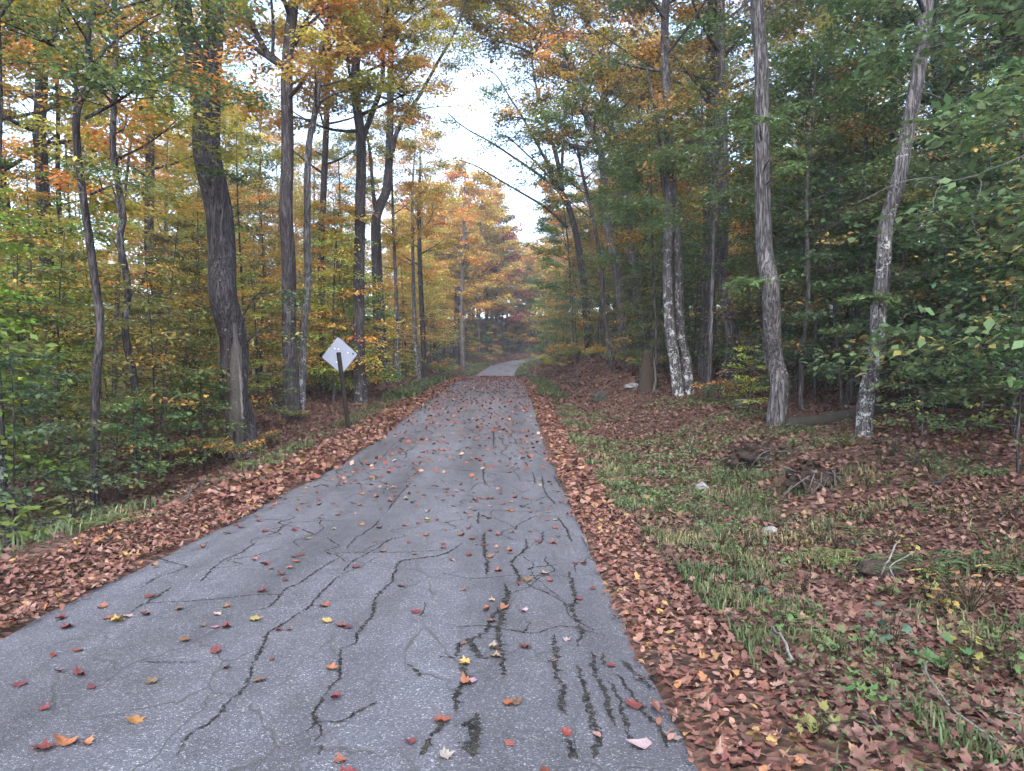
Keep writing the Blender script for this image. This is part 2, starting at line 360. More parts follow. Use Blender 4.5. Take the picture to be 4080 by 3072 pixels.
def vnoise(x, y, f, seed=0):
    """smooth value noise on numpy arrays"""
    x = np.asarray(x, float) * f + seed * 17.31; y = np.asarray(y, float) * f + seed * 7.77
    xi = np.floor(x); yi = np.floor(y); u = x - xi; v = y - yi; u = u * u * (3 - 2 * u); v = v * v * (3 - 2 * v)
    h = lambda a, b: (lambda t: t - np.floor(t))(np.sin(a * 127.1 + b * 311.7 + seed) * 43758.5453)
    return (h(xi, yi) * (1 - u) + h(xi + 1, yi) * u) * (1 - v) + (h(xi, yi + 1) * (1 - u) + h(xi + 1, yi + 1) * u) * v - .5
def near_road(x, y):
    x = np.asarray(x, float).ravel(); y = np.asarray(y, float).ravel(); t = np.empty(len(x)); s = np.empty(len(x))
    for a in range(0, len(x), 20000):
        X = x[a:a + 20000, None]; Y = y[a:a + 20000, None]
        d = (X - ROAD[None, :, 0]) ** 2 + (Y - ROAD[None, :, 1]) ** 2; k = d.argmin(1)
        dx = X[:, 0] - ROAD[k, 0]; dy = Y[:, 0] - ROAD[k, 1]
        al = dx * RT[k, 0] + dy * RT[k, 1]; lat = dx * RT[k, 1] - dy * RT[k, 0]
        beyond = (k == 0) | (k == len(ROAD) - 1)
        t[a:a + 20000] = lat; s[a:a + 20000] = RS[k] + np.where(beyond, np.clip(al, -5, 5), al)
    return t, s
def sstep(a, b, x): u = np.clip((x - a) / (b - a), 0, 1); return u * u * (3 - 2 * u)
def H(x, y, road=True):
    shp = np.shape(x); x = np.asarray(x, float).ravel(); y = np.asarray(y, float).ravel()
    t, s = near_road(x, y); zr = road_z(s)
    # right: leafy verge, grass, shallow ditch, cut bank
    u = t - HW
    B = np.interp(s, [-20, 8, 14, 16, 22, 30, 36, 60, 75, 100, 118, 140], [.3, .34, .42, .48, .60, 1.05, 1.35, 1.8, 1.9, 1.9, 1.3, 1.0])
    u0 = np.interp(s, [0, 14, 30, 75], [2.3, 2.1, 1.3, 1.2]); u1 = np.interp(s, [0, 14, 30, 75], [5.5, 5.0, 3.9, 4.2])
    zR = -.16 * sstep(.5, u0, u) + (B + .16) * sstep(u0, u1, u) + .055 * np.clip(u - u1, 0, 60)
    # left: leaf berm, then the drop into the hollow; higher ground farther along
    w = -t - HW
    Lo = np.interp(s, [-20, 8, 11, 14, 17, 22, 26, 34, 45, 60, 85, 100, 130], [-.85, -.8, -.72, -.4, -.12, -.08, .1, .3, .0, .3, 1.0, .9, .8])
    berm = .10 * sstep(.1, .6, w) * np.interp(s, [0, 14, 25], [1, .8, .3])
    zL = berm + (Lo - .1 * 0) * sstep(.9, 3.2, w) - berm * sstep(.9, 2, w) - .075 * np.clip(w - 4.5, 0, 55)
    z = zr + np.where(t > 0, zR, zL)
    far = np.abs(t) - HW
    amp = .05 * sstep(.6, 2.0, far) + .22 * sstep(3.5, 9, far)
    z = z + amp * (vnoise(x, y, .55, 1) + .5 * vnoise(x, y, 1.6, 2)) * 1.6 + .03 * sstep(.3, 1.5, far) * vnoise(x, y, 4.0, 3)
    z = z + 9 * sstep(120, 175, y) * sstep(2.5, 12, far) + 4 * sstep(118, 150, y) * sstep(2, 7, far) * (t < 0)
    if road: z = z - .07 * (1 - sstep(-.12, .02, far))
    return z.reshape(shp)
def Hs(x, y): return float(H(np.array([x]), np.array([y]))[0])
def grow(a, b, step, k):
    out = [a]
    while out[-1] < b: out.append(out[-1] + step); step *= k
    return out
xs = np.array(sorted(set([-v for v in grow(11, 900, .3, 1.16)] + list(np.arange(-10.8, 11, .2)) + grow(11, 900, .3, 1.16))))
ys = np.array(sorted([-v for v in grow(4, 300, .4, 1.2)] + list(np.arange(-3.8, 34, .24)) + grow(34, 1500, .25, 1.022)))
GX, GY = np.meshgrid(xs, ys); GZ = H(GX, GY)
gv = np.stack([GX, GY, GZ], -1).reshape(-1, 3); nx, ny = len(xs), len(ys)
i0 = (np.arange(ny - 1)[:, None] * nx + np.arange(nx - 1)[None]).ravel()
a = Acc(); a.add(gv, np.stack([i0, i0 + 1, i0 + nx + 1, i0 + nx], 1))
tag(a.obj('ground', M_GROUND, smooth=True), kind='structure')

# road sheet with crumbling edges
idx = [i for i in range(len(ROAD)) if RS[i] < 170]
fine_s = np.concatenate([np.arange(-14, 40, .12), np.arange(40, 170, .5)])
rc = np.stack([np.interp(fine_s, RS, ROAD[:, k]) for k in (0, 1)], 1); rt = np.stack([np.interp(fine_s, RS, RT[:, k]) for k in (0, 1)], 1)
ec = np.linspace(-1, 1, 13); rv = []
for i, s in enumerate(fine_s):
    le = HW + .10 * float(vnoise(s, 3, .9, 4)) + .10 * float(vnoise(s, 3, 3.3, 5)); re = HW + .09 + .06 * float(s < 14) + .14 * float(vnoise(s, 9, .8, 6)) + .12 * float(vnoise(s, 9, 3.7, 7))
    for e in ec:
        o = e * (re if e > 0 else le); x = rc[i, 0] + rt[i, 1] * o; y = rc[i, 1] - rt[i, 0] * o
        rv.append((x, y, float(road_z(s)) + .025 * (1 - e * e) - (.05 if abs(e) == 1 else 0) + .008 * float(vnoise(x, y, 1.1, 8))))
a = Acc(); m = len(ec); i0 = (np.arange(len(fine_s) - 1)[:, None] * m + np.arange(m - 1)[None]).ravel()
a.add(rv, np.stack([i0, i0 + 1, i0 + m + 1, i0 + m], 1))
road = tag(a.obj('road', M_ASPHALT, smooth=True), kind='structure')
def road_surf(x, y):
    t, s = near_road([x], [y]); e = max(-1, min(1, float(t[0]) / HW))
    return float(road_z(s)[0]) + .025 * (1 - e * e) + .008 * float(vnoise(x, y, 1.1, 8))

# photograph measurements: pixels of the 2212-wide view -> places
K = 2212 / 1024
def P(px, py, d): return np.array([(px / K - CX) / FPX * d, d, CAM_H - (py / K - HY) / FPX * d])
def on_ground(px, py, f=None, lo=2.2, hi=120):
    """first meeting of a sight line with the ground"""
    f = f or (lambda x, y: Hs(x, y)); ds = np.concatenate([np.arange(lo, 30, .1), np.arange(30, hi, .5)])
    X = (px / K - CX) / FPX * ds; Z = CAM_H - (py / K - HY) / FPX * ds
    g = H(X, ds, False); hit = Z <= g; k = np.argmax(hit) if hit.any() else len(ds) - 1
    return np.array([X[k], ds[k], g[k]])

# ---------------------------------------------------------------- cracks in the asphalt: raised crumbs of dirt and moss in jagged ribbons
def z7(l): return [(x / 3 + 737.3, y / 3 + 1110.7) for x, y in l]
def zl(l): return [(x / 3, y / 3 + 1110.7) for x, y in l]
def z5(l): return [(x / 3 + 737.3, y / 3 + 555.3) for x, y in l]
def z3(l): return [((1700 + x / 3.16) / 1.8445, (1200 + y / 3.16) / 1.8445) for x, y in l]
CR = [(z7([(790, 200), (700, 270), (570, 300), (430, 330), (380, 350), (335, 420), (330, 470), (270, 540), (215, 620), (200, 690), (110, 800), (90, 880), (0, 950)]), .016),
 (zl([(2200, 950), (2190, 1110), (2110, 1240), (2030, 1380), (2040, 1420), (1980, 1500)]), .014), (zl([(2050, 1410), (2070, 1480), (2030, 1580)]), .012),
 (zl([(2040, 1410), (2210, 1400)]) + z7([(100, 1390), (230, 1290)]), .010),
 (zl([(2200, 430), (2100, 520), (2000, 640), (1870, 730), (1750, 820), (1710, 880), (1690, 950), (1620, 1090), (1590, 1170), (1480, 1270), (1360, 1420), (1230, 1530), (1130, 1660)]), .020),
 (z7([(330, 180), (220, 250), (90, 330), (0, 410)]), .013), (zl([(2200, 310), (2100, 360), (1950, 470), (1850, 540), (1740, 640), (1620, 680)]), .012),
 (zl([(1110, 510), (980, 590), (840, 660)]), .012), (zl([(1650, 200), (1560, 280), (1440, 330), (1350, 400), (1290, 470)]), .013), (zl([(2090, 1560), (2050, 1660)]), .018),
 (zl([(1290, 1000), (1080, 1010), (900, 1040)]), .007), (zl([(1830, 90), (1790, 130), (1700, 160)]), .012), (z7([(250, 50), (200, 110), (100, 180), (20, 250)]), .012),
 (z7([(930, 130), (920, 220), (940, 330), (940, 420)]), .035), (z7([(890, 10), (885, 90)]), .03),
 (z7([(1190, 180), (1200, 240), (1110, 320), (1130, 390), (1145, 440), (1145, 500)]), .028),
 (z7([(1050, 480), (1080, 560), (1050, 640), (1020, 760), (1020, 880), (1050, 1000), (1045, 1130)]), .045),
 (z7([(1010, 640), (970, 720), (930, 800), (850, 850), (760, 900), (740, 960), (620, 960)]), .032), (z7([(780, 960), (800, 1100), (750, 1230), (750, 1380)]), .040),
 (z7([(870, 1330), (860, 1480), (840, 1600), (850, 1664)]), .075), (z7([(670, 1400), (600, 1500), (510, 1620)]), .030),
 (z7([(1375, 820), (1390, 930), (1380, 1020), (1400, 1100), (1440, 1180), (1430, 1300), (1470, 1390)]), .038),
 (z7([(1470, 390), (1500, 480), (1520, 580), (1500, 650), (1550, 760), (1560, 810), (1520, 880)]), .036),
 (z7([(1530, 1000), (1560, 1120), (1590, 1230), (1620, 1350), (1660, 1470), (1650, 1620)]), .045), (z7([(1620, 940), (1650, 1060), (1700, 1200), (1750, 1360), (1770, 1430)]), .032),
 (z7([(1740, 1120), (1800, 1260), (1850, 1400), (1890, 1540)]), .034), (z7([(1790, 1090), (1900, 1220), (1990, 1330), (2060, 1430), (2130, 1560)]), .026), (z7([(1820, 960), (1920, 1070), (2030, 1150)]), .03),
 (z7([(1400, 30), (1460, 110), (1490, 190)]), .03), (z7([(1310, 120), (1300, 190), (1260, 230)]), .02), (z7([(1210, 390), (1260, 360), (1400, 340)]), .013),
 (z7([(540, 600), (530, 660), (510, 700), (550, 710)]), .010), (z7([(420, 1040), (480, 1080), (520, 1095)]), .026), (z7([(1440, 1490), (1480, 1590), (1500, 1664)]), .035),
 (z7([(1190, 720), (1220, 750), (1180, 800)]), .012), (z7([(1130, 120), (1150, 80), (1250, 30)]), .014), (z7([(1480, 1540), (1540, 1664)]), .03),
 (z7([(820, 860), (900, 980), (960, 990)]), .05), (z7([(1700, 920), (1710, 1000)]), .03), (z7([(2000, 1040), (2040, 1120)]), .02),
 (z5([(930, 1340), (920, 1440), (950, 1500)]), .03), (z5([(1380, 1420), (1430, 1500)]), .03), (z5([(1240, 1400), (1260, 1480)]), .025), (z5([(990, 1100), (985, 1240)]), .03),
 (z5([(1150, 1640), (1250, 1600), (1330, 1560)]), .02), (z5([(300, 1660), (360, 1580), (450, 1480)]), .02), (z5([(1300, 1420), (1320, 1530), (1400, 1620)]), .025)]
FARCR = [(z3([(790, 815), (900, 800), (1020, 806), (1150, 815)]), .5), (z3([(930, 780), (1050, 770)]), .5), (z3([(990, 890), (1090, 888)]), .4), (z3([(900, 858), (960, 850)]), .3), (z3([(1110, 775), (1150, 772)]), .4), (z3([(880, 925), (950, 918)]), .3)]
_g = np.random.default_rng(404)
def wander(s0, t0, ln, dr):
    out = []
    for k in range(6): s = s0 + ln * k / 5; t = np.clip(t0 + dr * k / 5 + _g.normal(0, .09), -1.9, 1.95); out.append((float(np.interp(s, RS, ROAD[:, 0]) + t), s))
    return out
MORE = [(wander(_g.uniform(4.2, 12) if k < 26 else _g.uniform(11, 34), _g.uniform(-1.8, 1.9), _g.uniform(.6, 2.6) * (1 if k < 26 else 1.8), _g.normal(0, .35)), _g.uniform(.006, .012) if k < 26 else _g.uniform(.012, .022)) for k in range(54)] + [([(x0 + .25 * q + _g.normal(0, .03), s0 + _g.normal(0, .06)) for q in range(5)], .008) for x0, s0 in [(-2.6, 5.2), (-1.6, 6.6), (-.6, 5.8), (-2.9, 8.1), (-.5, 8.8), (-1.9, 10.4), (-.9, 12.2), (-2.4, 13.5), (-.4, 4.6), (-1.2, 15.5)]]
def crack(px, wid, mat, jag=.5, far=False, plan=False):
    wid = wid * (1.05 if wid < .02 else .72)
    pts = np.array([on_ground(x, y) for x, y in px] if not plan else [(x, y, 0) for x, y in px]); n = max(6, int(np.linalg.norm(np.diff(pts[:, :2], axis=0), axis=1).sum() / (.5 if far else .022)))
    p = spline(pts, n)[:, :2]; tn = np.gradient(p, axis=0); tn /= np.linalg.norm(tn, axis=1)[:, None] + 1e-9; nr = np.stack([tn[:, 1], -tn[:, 0]], 1)
    s = np.arange(n)
    off = (.9 * vnoise(s, 1, .22, 3 + wid * 99) + .9 * vnoise(s, 2, .55, 9) + .5 * rng.normal(0, .3, n)) * (.014 if not far else .1)
    tp = np.minimum(1, np.minimum(s, n - 1 - s) / max(2, n * .12)) ** .7
    wl = wid * .5 * (tp * (.55 + .9 * (vnoise(s, 5, .35, wid * 77) + .5) + jag * rng.normal(0, 1, n))).clip(.12); wr = wid * .5 * (tp * (.55 + .9 * (vnoise(s, 8, .35, wid * 55) + .5) + jag * rng.normal(0, 1, n))).clip(.12)
    c = p + nr * off[:, None]; l = c - nr * wl[:, None]; r = c + nr * wr[:, None]
    def lift(q, h): return np.array([(x, y, road_surf(x, y) + h) for x, y in q])
    a = Acc(); wo = (wl * .6 + .004)[:, None]; wp = (wr * .6 + .004)[:, None]
    V = np.stack([lift(l - nr * wo, .003), lift(l, .0045), lift(c, .006), lift(r, .0045), lift(r + nr * wp, .003)], 1).reshape(-1, 3); i = np.arange(n - 1) * 5
    for q, rv_ in ((0, 0.0), (1, 1.0), (2, 1.0), (3, 0.0)): a.add(V if q == 0 else np.zeros((0, 3)), np.stack([i + q, i + q + 1, i + q + 6, i + q + 5], 1) - (0 if q == 0 else a.n), rv_)
    a.obj('crack', mat, road, attrs=True)
for px, wd in CR: crack(px, wd, M_CRACK)
for px, wd in MORE: crack(px, wd, M_CRACK, plan=True)
for px, wd in FARCR: crack(px, wd, M_FARCRACK, .2, True)
# ---------------------------------------------------------------- growing wood and leaves
def unit(az, el): return np.array([math.cos(az) * math.cos(el), math.sin(az) * math.cos(el), math.sin(el)])
def bough(ab, al, o, az, el, ln, rng, nleaf, ls, clu, flat=.07, twr=.010, side=5, tw=True):
    """a leafy branch: a curved main twig, side twigs, leaves in a flat spray along them"""
    d = unit(az, el); drop = ln * .16
    u = np.linspace(0, 1, 5); ax = o + d * ln * u[:, None]; ax[:, 2] -= drop * u ** 2
    if tw: tube(ab, ax, twr * (1 - .75 * u), 3, cap=False)
    C, D = [], []
    per = max(2, nleaf // (side + 1))
    for k in range(side + 1):
        if k == side: b = ax[2]; e = ax[4] + unit(az, -.2) * ln * .12; a2 = az
        else:
            t = .22 + .72 * k / side; b = o + d * ln * t; b = b - np.array([0, 0, drop * t * t])
            a2 = az + (1 if k % 2 else -1) * rng.uniform(.55, 1.15); sl = ln * rng.uniform(.3, .55) * (1.15 - .5 * t)
            e = b + unit(a2, el * .3 + rng.normal(-.08, .15)) * sl
            if tw: tube(ab, np.stack([b, (b + e) / 2 + (0, 0, .02 * ln), e]), [twr * .5, twr * .38, twr * .2], 3, cap=False)
        q = rng.uniform(.1, 1.08, per)[:, None]; c = b + (e - b) * q
        c = c + rng.normal(0, 1, (per, 3)) * np.array([.085, .085, flat]) * ln
        C.append(c); D.append(a2 + np.where(rng.uniform(0, 1, per) > .5, 1, -1) * rng.uniform(.3, 1.2, per))
    leaf_cloud(al, np.vstack(C), ls, rng, .38, .18, .30, float(np.clip(clu + rng.normal(0, .12), 0, 1)), np.concatenate(D))
def limb_with_boughs(ab, al, o, az, el, ln, r, rng, nb, bl, nleaf, ls, clu, curve=.25):
    u = np.linspace(0, 1, 7); d = unit(az, el); pth = o + d * ln * u[:, None]
    pth[:, 2] += curve * ln * (u ** 2) * (1 - abs(el) / 1.6)
    sw = unit(az + 1.57, 0) * ln * .07 * rng.normal(0, 1); pth += sw * np.sin(u * 3.1)[:, None]
    tube(ab, pth, r * (1 - .78 * u), 5, cap=False)
    for k in range(nb):
        t = .32 + .68 * (k + .5 * rng.uniform()) / nb; t = min(t, .99); i = int(t * 6); f = t * 6 - i
        b = pth[i] * (1 - f) + pth[min(i + 1, 6)] * f
        a2 = az + rng.uniform(-1.1, 1.1) if k < nb - 1 else az
        bough(ab, al, b, a2, rng.uniform(-.15, .45), bl * rng.uniform(.7, 1.25), rng, nleaf, ls, clu + rng.normal(0, .15), twr=max(.006, r * .16))
def crown_on(ab, al, path, rad, h0, n, reach, rng, nb=5, bl=1.2, nleaf=90, ls=.10, top=True, elr=(.25, .95)):
    s = path[:, 2]; zt = s[-1]; az = rng.uniform(0, 6.28)
    for i in range(n):
        f = (i + rng.uniform(0, .8)) / n; z = h0 + (zt - h0) * f * .97; k = int(np.clip(np.searchsorted(s, z), 1, len(s) - 1))
        g = (z - s[k - 1]) / max(s[k] - s[k - 1], 1e-6); o = path[k - 1] * (1 - g) + path[k] * g; r = rad[k - 1] * (1 - g) + rad[k] * g
        az += 2.4 + rng.normal(0, .35); ln = reach * (1.05 - .75 * f ** 1.4) * rng.uniform(.7, 1.2) * (.75 + .25 * min(1, f * 6))
        limb_with_boughs(ab, al, o, az, elr[0] + (elr[1] - elr[0]) * f + rng.normal(0, .12), ln, max(.018, r * .45), rng, nb, bl, nleaf, ls, .5 + rng.normal(0, .2))
    if top:
        for i in range(4): bough(ab, al, path[-1] - (0, 0, .3 * i), rng.uniform(0, 6.28), .9, bl, rng, nleaf, ls, .6)

GREEN = (.100, .152, .055); DGREEN = (.073, .116, .055); LGREEN = (.150, .190, .052); BGREEN = (.095, .165, .045); YGREEN = (.280, .285, .055); OLIVE = (.145, .135, .048); GOLD = (.42, .34, .075); AMBER = (.43, .26, .065); ORANGE = (.36, .145, .06); RED = (.27, .055, .05)
BK_DARK = (.066, .058, .062); BK_MID = (.098, .090, .092); BK_PALE = (.112, .107, .109)

LAND = []        # (pixel column, phrase) of trees and things one can find in the picture
def hero(name, label, cat, d, pts, w, top, bark, lich, leafc, turn, h0=None, n=12, reach=3.0, limbs=(), nb=5, bl=1.35, nleaf=110, ls=.11, seg=16, seed=0, flare=.5, extra=(), ridges=0.0, land=None, sink=.25, rough=.035):
    """a tree whose stem follows points measured in the photograph, at its distance d; w: widths (view pixels) at the first and last point"""
    g = np.random.default_rng(100 + seed); n = int(n * 1.5); nleaf = int(nleaf * 1.35); ls *= 1.12
    tr = np.array([P(x, y, d) for x, y in pts]); x0, y0 = tr[0][0], d
    gz = Hs(x0, y0); tr[0][2] = gz
    keep = [0] + [i for i in range(1, len(tr)) if tr[i][2] > gz + .3]; tr = tr[keep]
    tr[:, 1] += np.concatenate([[0], g.normal(0, .12, len(tr) - 1)])
    base = np.array([x0, y0, gz]); root = thing(name, base, 0, label, cat, None)
    m2 = lambda q: q / K / FPX * d
    r0, r1 = m2(w[0]) / 2, m2(w[1]) / 2
    zt = tr[-1][2]
    path = np.vstack([tr[0] - (0, 0, sink), tr])
    rad = np.concatenate([[r0], r0 + (r1 - r0) * (tr[:, 2] - gz) / max(zt - gz, .1)])
    if gz + top > zt + .5:
        dirv = (tr[-1] - tr[-2]) / np.linalg.norm(tr[-1] - tr[-2]); q = tr[-1]; nst = max(2, int((gz + top - zt) / 2.0))
        for k in range(nst):
            dirv = dirv * .8 + np.array([g.normal(0, .05), g.normal(0, .05), .25]); dirv /= np.linalg.norm(dirv)
            q = q + dirv * (gz + top - zt) / nst; path = np.vstack([path, q]); rad = np.append(rad, max(.02, r1 * (1 - (k + 1) / nst * .88)))
    nn = max(12, int((path[-1][2] - path[0][2]) / .22)); pr = spline(np.column_stack([path, rad]), nn)
    path, rad = pr[:, :3] - base, np.maximum(pr[:, 3], .012)
    a = Acc(); tube(a, path, rad, seg, g, rough, True, flare, ridges, .38); a.obj('trunk', M_BARK, root, smooth=True).color = (*bark, lich)
    ab, al = Acc(), Acc()
    for lb in limbs:
        q = np.array([P(p[0], p[1], d + (p[2] if len(p) > 2 else 0)) for p in lb['p']]) - base; lw = lb['w']
        npt = max(8, int(np.linalg.norm(np.diff(q, axis=0), axis=1).sum() / .3)); q = spline(q, npt); u = np.linspace(0, 1, npt)
        rr = m2(lw[0]) / 2 + (m2(lw[1]) - m2(lw[0])) / 2 * u; la = Acc(); tube(la, q, rr, 7, g, .05); lo = la.obj('limb', M_BARK, root, smooth=True); lo.color = (*bark, lich * (.95 if lb.get('nb', 8) == 0 else .6))
        for k in range(lb.get('nb', 8)):
            t = lb.get('from', .3) + (1 - lb.get('from', .3)) * g.uniform(); i = min(int(t * (npt - 1)), npt - 1); dv = q[min(i + 1, npt - 1)] - q[max(i - 1, 0)]
            az = math.atan2(dv[1], dv[0]) + g.uniform(-1.4, 1.4)
            if lb.get('nb', 8): bough(ab, al, q[i], az, g.uniform(-.1, .6), bl * g.uniform(.7, 1.3), g, int(lb.get('nl', nleaf) * 2.0), ls, .5 + g.normal(0, .2), twr=.012)
    if n: crown_on(ab, al, path, rad, (h0 if h0 is not None else top * .4), n, reach, g, nb, bl, nleaf, ls)
    for (px, py, dd, ln, k) in extra:       # low leafy boughs seen in front of or beside the stem
        o = P(px, py, d + dd) - base; j = int(np.argmin(abs(path[:, 2] - o[2]))); st = path[j]; v = o - st; az = math.atan2(v[1], v[0])
        if np.linalg.norm(v) > .25: tube(ab, np.stack([st, (st + o) / 2 + (0, 0, .06), o]), [.022, .016, .012], 4, cap=False)
        for i in range(k): bough(ab, al, o, az + g.uniform(-1.3, 1.3), g.uniform(-.2, .2), ln * g.uniform(.8, 1.2), g, nleaf, ls, .3 + g.normal(0, .2), flat=.04)
    if ab.n: tag(link('branches', ab.mesh('branches', M_TWIG, smooth=True), root, (*bark, .2)), kind='stuff')
    if al.n: tag(link('crown', al.mesh('crown', M_LEAF, attrs=True), root, (*leafc, turn)), kind='stuff')
    if land: LAND.append((pts[0][0] / K, land))
    HEROES.append((x0, d)); return root
HEROES = []

# ---- left of the road
hero('young_maple', 'slim banded grey trunk at the very left edge of the picture', 'tree', 10.2, [(12, 1190), (5, 850), (-2, 600), (-10, 300), (-14, 0)], (20, 15), 13, BK_MID, .5, GREEN, .35, 7, 8, 2.2, seed=1, ls=.09, nleaf=70, land='left edge trunk')
hero('young_maple', 'young dark tree with three upswept limbs, nearest on the left', 'tree', 11.2, [(203, 1140), (200, 850), (196, 700), (190, 553), (180, 333), (177, 233), (188, 167), (193, 67), (200, 0)], (20, 13), 12, BK_DARK, .25, GREEN, .35, 6.6, 9, 2.2, seed=2, ls=.085, nleaf=60, seg=14,
     limbs=[dict(p=[(173, 215), (150, 133), (117, 100, -.3), (87, 87, -.6)], w=(10, 4), nb=7, nl=60), dict(p=[(190, 177), (213, 133), (240, 100, .3), (320, 43, .8)], w=(9, 3), nb=7, nl=60), dict(p=[(185, 257), (227, 237), (267, 213, -.4), (317, 177, -.8)], w=(8, 3), nb=8, nl=60), dict(p=[(197, 420), (233, 405)], w=(7, 4), nb=2), dict(p=[(115, 100, -.3), (125, 60), (140, 0)], w=(6, 3), nb=3)], land='upswept young tree')
hero('slender_maple', 'slender grey stem just right of the young upswept tree', 'tree', 14.5, [(293, 1048), (287, 855), (280, 722), (273, 622), (268, 520), (260, 460), (257, 333), (255, 200), (255, 33)], (17, 11), 14, BK_MID, .35, YGREEN, .55, 6, 10, 2.2, seed=3, nleaf=70, limbs=[dict(p=[(262, 470), (245, 405), (240, 395)], w=(6, 3), nb=3)], land='slender grey stem')
hero('old_maple', 'thick dark trunk with a burl, deep in the left woods', 'tree', 22, [(120, 995), (117, 888), (110, 755), (107, 605), (98, 480), (90, 330), (86, 280), (80, 150), (70, 0)], (30, 24), 19, BK_DARK, .1, OLIVE, .6, 8.5, 12, 3.2, seed=4, land='burled dark trunk')
hero('old_maple', 'dark leaning trunk behind the left edge trunk', 'tree', 20, [(80, 960), (72, 870), (43, 670), (23, 555), (5, 400), (-15, 200), (-30, 0)], (22, 20), 17, BK_DARK, .15, YGREEN, .55, 7, 12, 3, seed=5)
hero('slender_maple', 'thin dark stem right of the burled trunk', 'tree', 24, [(153, 930), (150, 888), (140, 655), (133, 555), (128, 400), (122, 200), (118, 0)], (11, 8), 15, BK_DARK, .2, GOLD, .7, 7, 10, 2.6, seed=6)
hero('straight_maple', 'grey trunk half hidden by leaves, left of the split trunk', 'tree', 26, [(368, 920), (363, 870), (340, 655), (330, 555), (325, 400), (318, 200), (310, 0)], (21, 16), 18, BK_MID, .3, YGREEN, .5, 8, 12, 3, seed=7)
SPLIT = hero('split_maple', 'massive leaning maple, forked above, with a splintered pale scar down its base', 'tree', 16, [(521, 985), (512, 930), (505, 850), (497, 740), (487, 640), (478, 555), (468, 450), (458, 340), (450, 240), (446, 165)], (60, 54), 9.5, BK_DARK, .32, GREEN, .25, 50, 0, 3, seed=8, seg=40, flare=.55, ridges=.018, rough=.008,
     limbs=[dict(p=[(438, 230), (425, 130), (404, 60), (395, 0), (370, -120, -.4), (330, -280, -.5)], w=(46, 22), nb=9, nl=80), dict(p=[(452, 200), (463, 110), (468, 0), (475, -150, .4), (500, -330, .6)], w=(44, 22), nb=9, nl=80), dict(p=[(520, 690, -.1), (548, 645, -.3), (575, 620, -.5)], w=(5, 2), nb=2, nl=40), dict(p=[(523, 750, -.1), (560, 715, -.3), (590, 700, -.4)], w=(4, 2), nb=1, nl=40)],
     extra=[(430, 90, -.8, 1.0, 3), (470, 215, -.9, 1.1, 4), (400, 190, -.7, 1.0, 3), (455, 370, -.8, .8, 2), (500, 225, -.5, .9, 2)], ls=.085, land='split trunk')
hero('lichened_maple', 'tall maple with a bare limb on the left, paired with a thinner stem', 'tree', 22, [(633, 910), (628, 850), (623, 755), (623, 555), (622, 450), (620, 300), (620, 167), (627, 83), (637, 0)], (34, 22), 17, BK_DARK, .32, AMBER, .55, 9.5, 11, 3.0, seed=9, seg=24, ridges=.01,
     limbs=[dict(p=[(616, 150), (606, 138), (580, 118), (560, 83), (535, 30), (510, -40)], w=(15, 9), nb=6), dict(p=[(590, 125), (592, 80), (590, 30), (585, -30)], w=(8, 5), nb=4), dict(p=[(638, 100), (660, 65), (680, 45), (720, 10)], w=(9, 5), nb=5)], land='lichened pair')
hero('lichened_maple', 'thinner curved stem beside the tall maple, pale with lichen', 'tree', 22.6, [(650, 900), (653, 788), (657, 700), (663, 600), (664, 517), (670, 333), (683, 233), (697, 100), (712, 33), (725, -10)], (18, 11), 15, BK_PALE, .55, YGREEN, .55, 9, 9, 2.6, seed=10,
     limbs=[dict(p=[(686, 235), (700, 215), (737, 200), (780, 190)], w=(7, 3), nb=4), dict(p=[(694, 125), (705, 85), (735, 70), (770, 75)], w=(6, 3), nb=4)])
hero('straight_maple', 'thin dark trunk behind the lichened pair', 'tree', 30, [(700, 850), (697, 738), (695, 555), (700, 400), (707, 267), (710, 100), (713, 0)], (15, 12), 19, BK_DARK, .3, YGREEN, .6, 8.5, 12, 2.8, seed=11)
hero('straight_maple', 'straight lichen-spotted trunk forking high, right behind the road sign', 'tree', 26, [(779, 876), (777, 722), (775, 555), (780, 433), (780, 300), (770, 200), (769, 67), (765, 0)], (27, 17), 19, BK_DARK, .42, OLIVE, .6, 9.5, 12, 2.8, seed=12, seg=22, ridges=.01,
     limbs=[dict(p=[(783, 310), (790, 285), (804, 247), (825, 183), (830, 100), (838, 0), (842, -80)], w=(13, 7), nb=9), dict(p=[(768, 130), (775, 60), (790, 20), (810, -5)], w=(9, 6), nb=5)], land='sign-side trunk')
hero('fanning_maple', 'dark rough trunk whose limbs sweep right over the road', 'tree', 34, [(822, 830), (820, 740), (817, 655), (814, 555), (815, 480), (822, 440), (834, 400), (840, 300), (844, 167), (847, 33)], (29, 10), 19, BK_DARK, .3, YGREEN, .6, 12.5, 9, 2.6, seed=13, seg=22, ridges=.012,
     limbs=[dict(p=[(842, 345), (855, 295), (877, 250), (904, 213), (944, 140), (977, 83), (1004, 17), (1015, -40)], w=(11, 3), nb=15, nl=80, **{'from': .45}), dict(p=[(815, 470), (808, 430), (800, 333), (794, 300), (780, 260)], w=(10, 5), nb=5), dict(p=[(850, 330), (862, 270), (878, 240), (892, 200)], w=(7, 3), nb=4, nl=50), dict(p=[(846, 110), (870, 60), (915, 20), (965, -10), (1010, -25)], w=(7, 3), nb=20, nl=100), dict(p=[(845, 170), (880, 120), (925, 75), (960, 50)], w=(6, 2), nb=12, nl=80), dict(p=[(870, 255), (920, 235), (975, 232, -1)], w=(3, 1.5), nb=2, nl=30)], land='sweeping rough trunk')
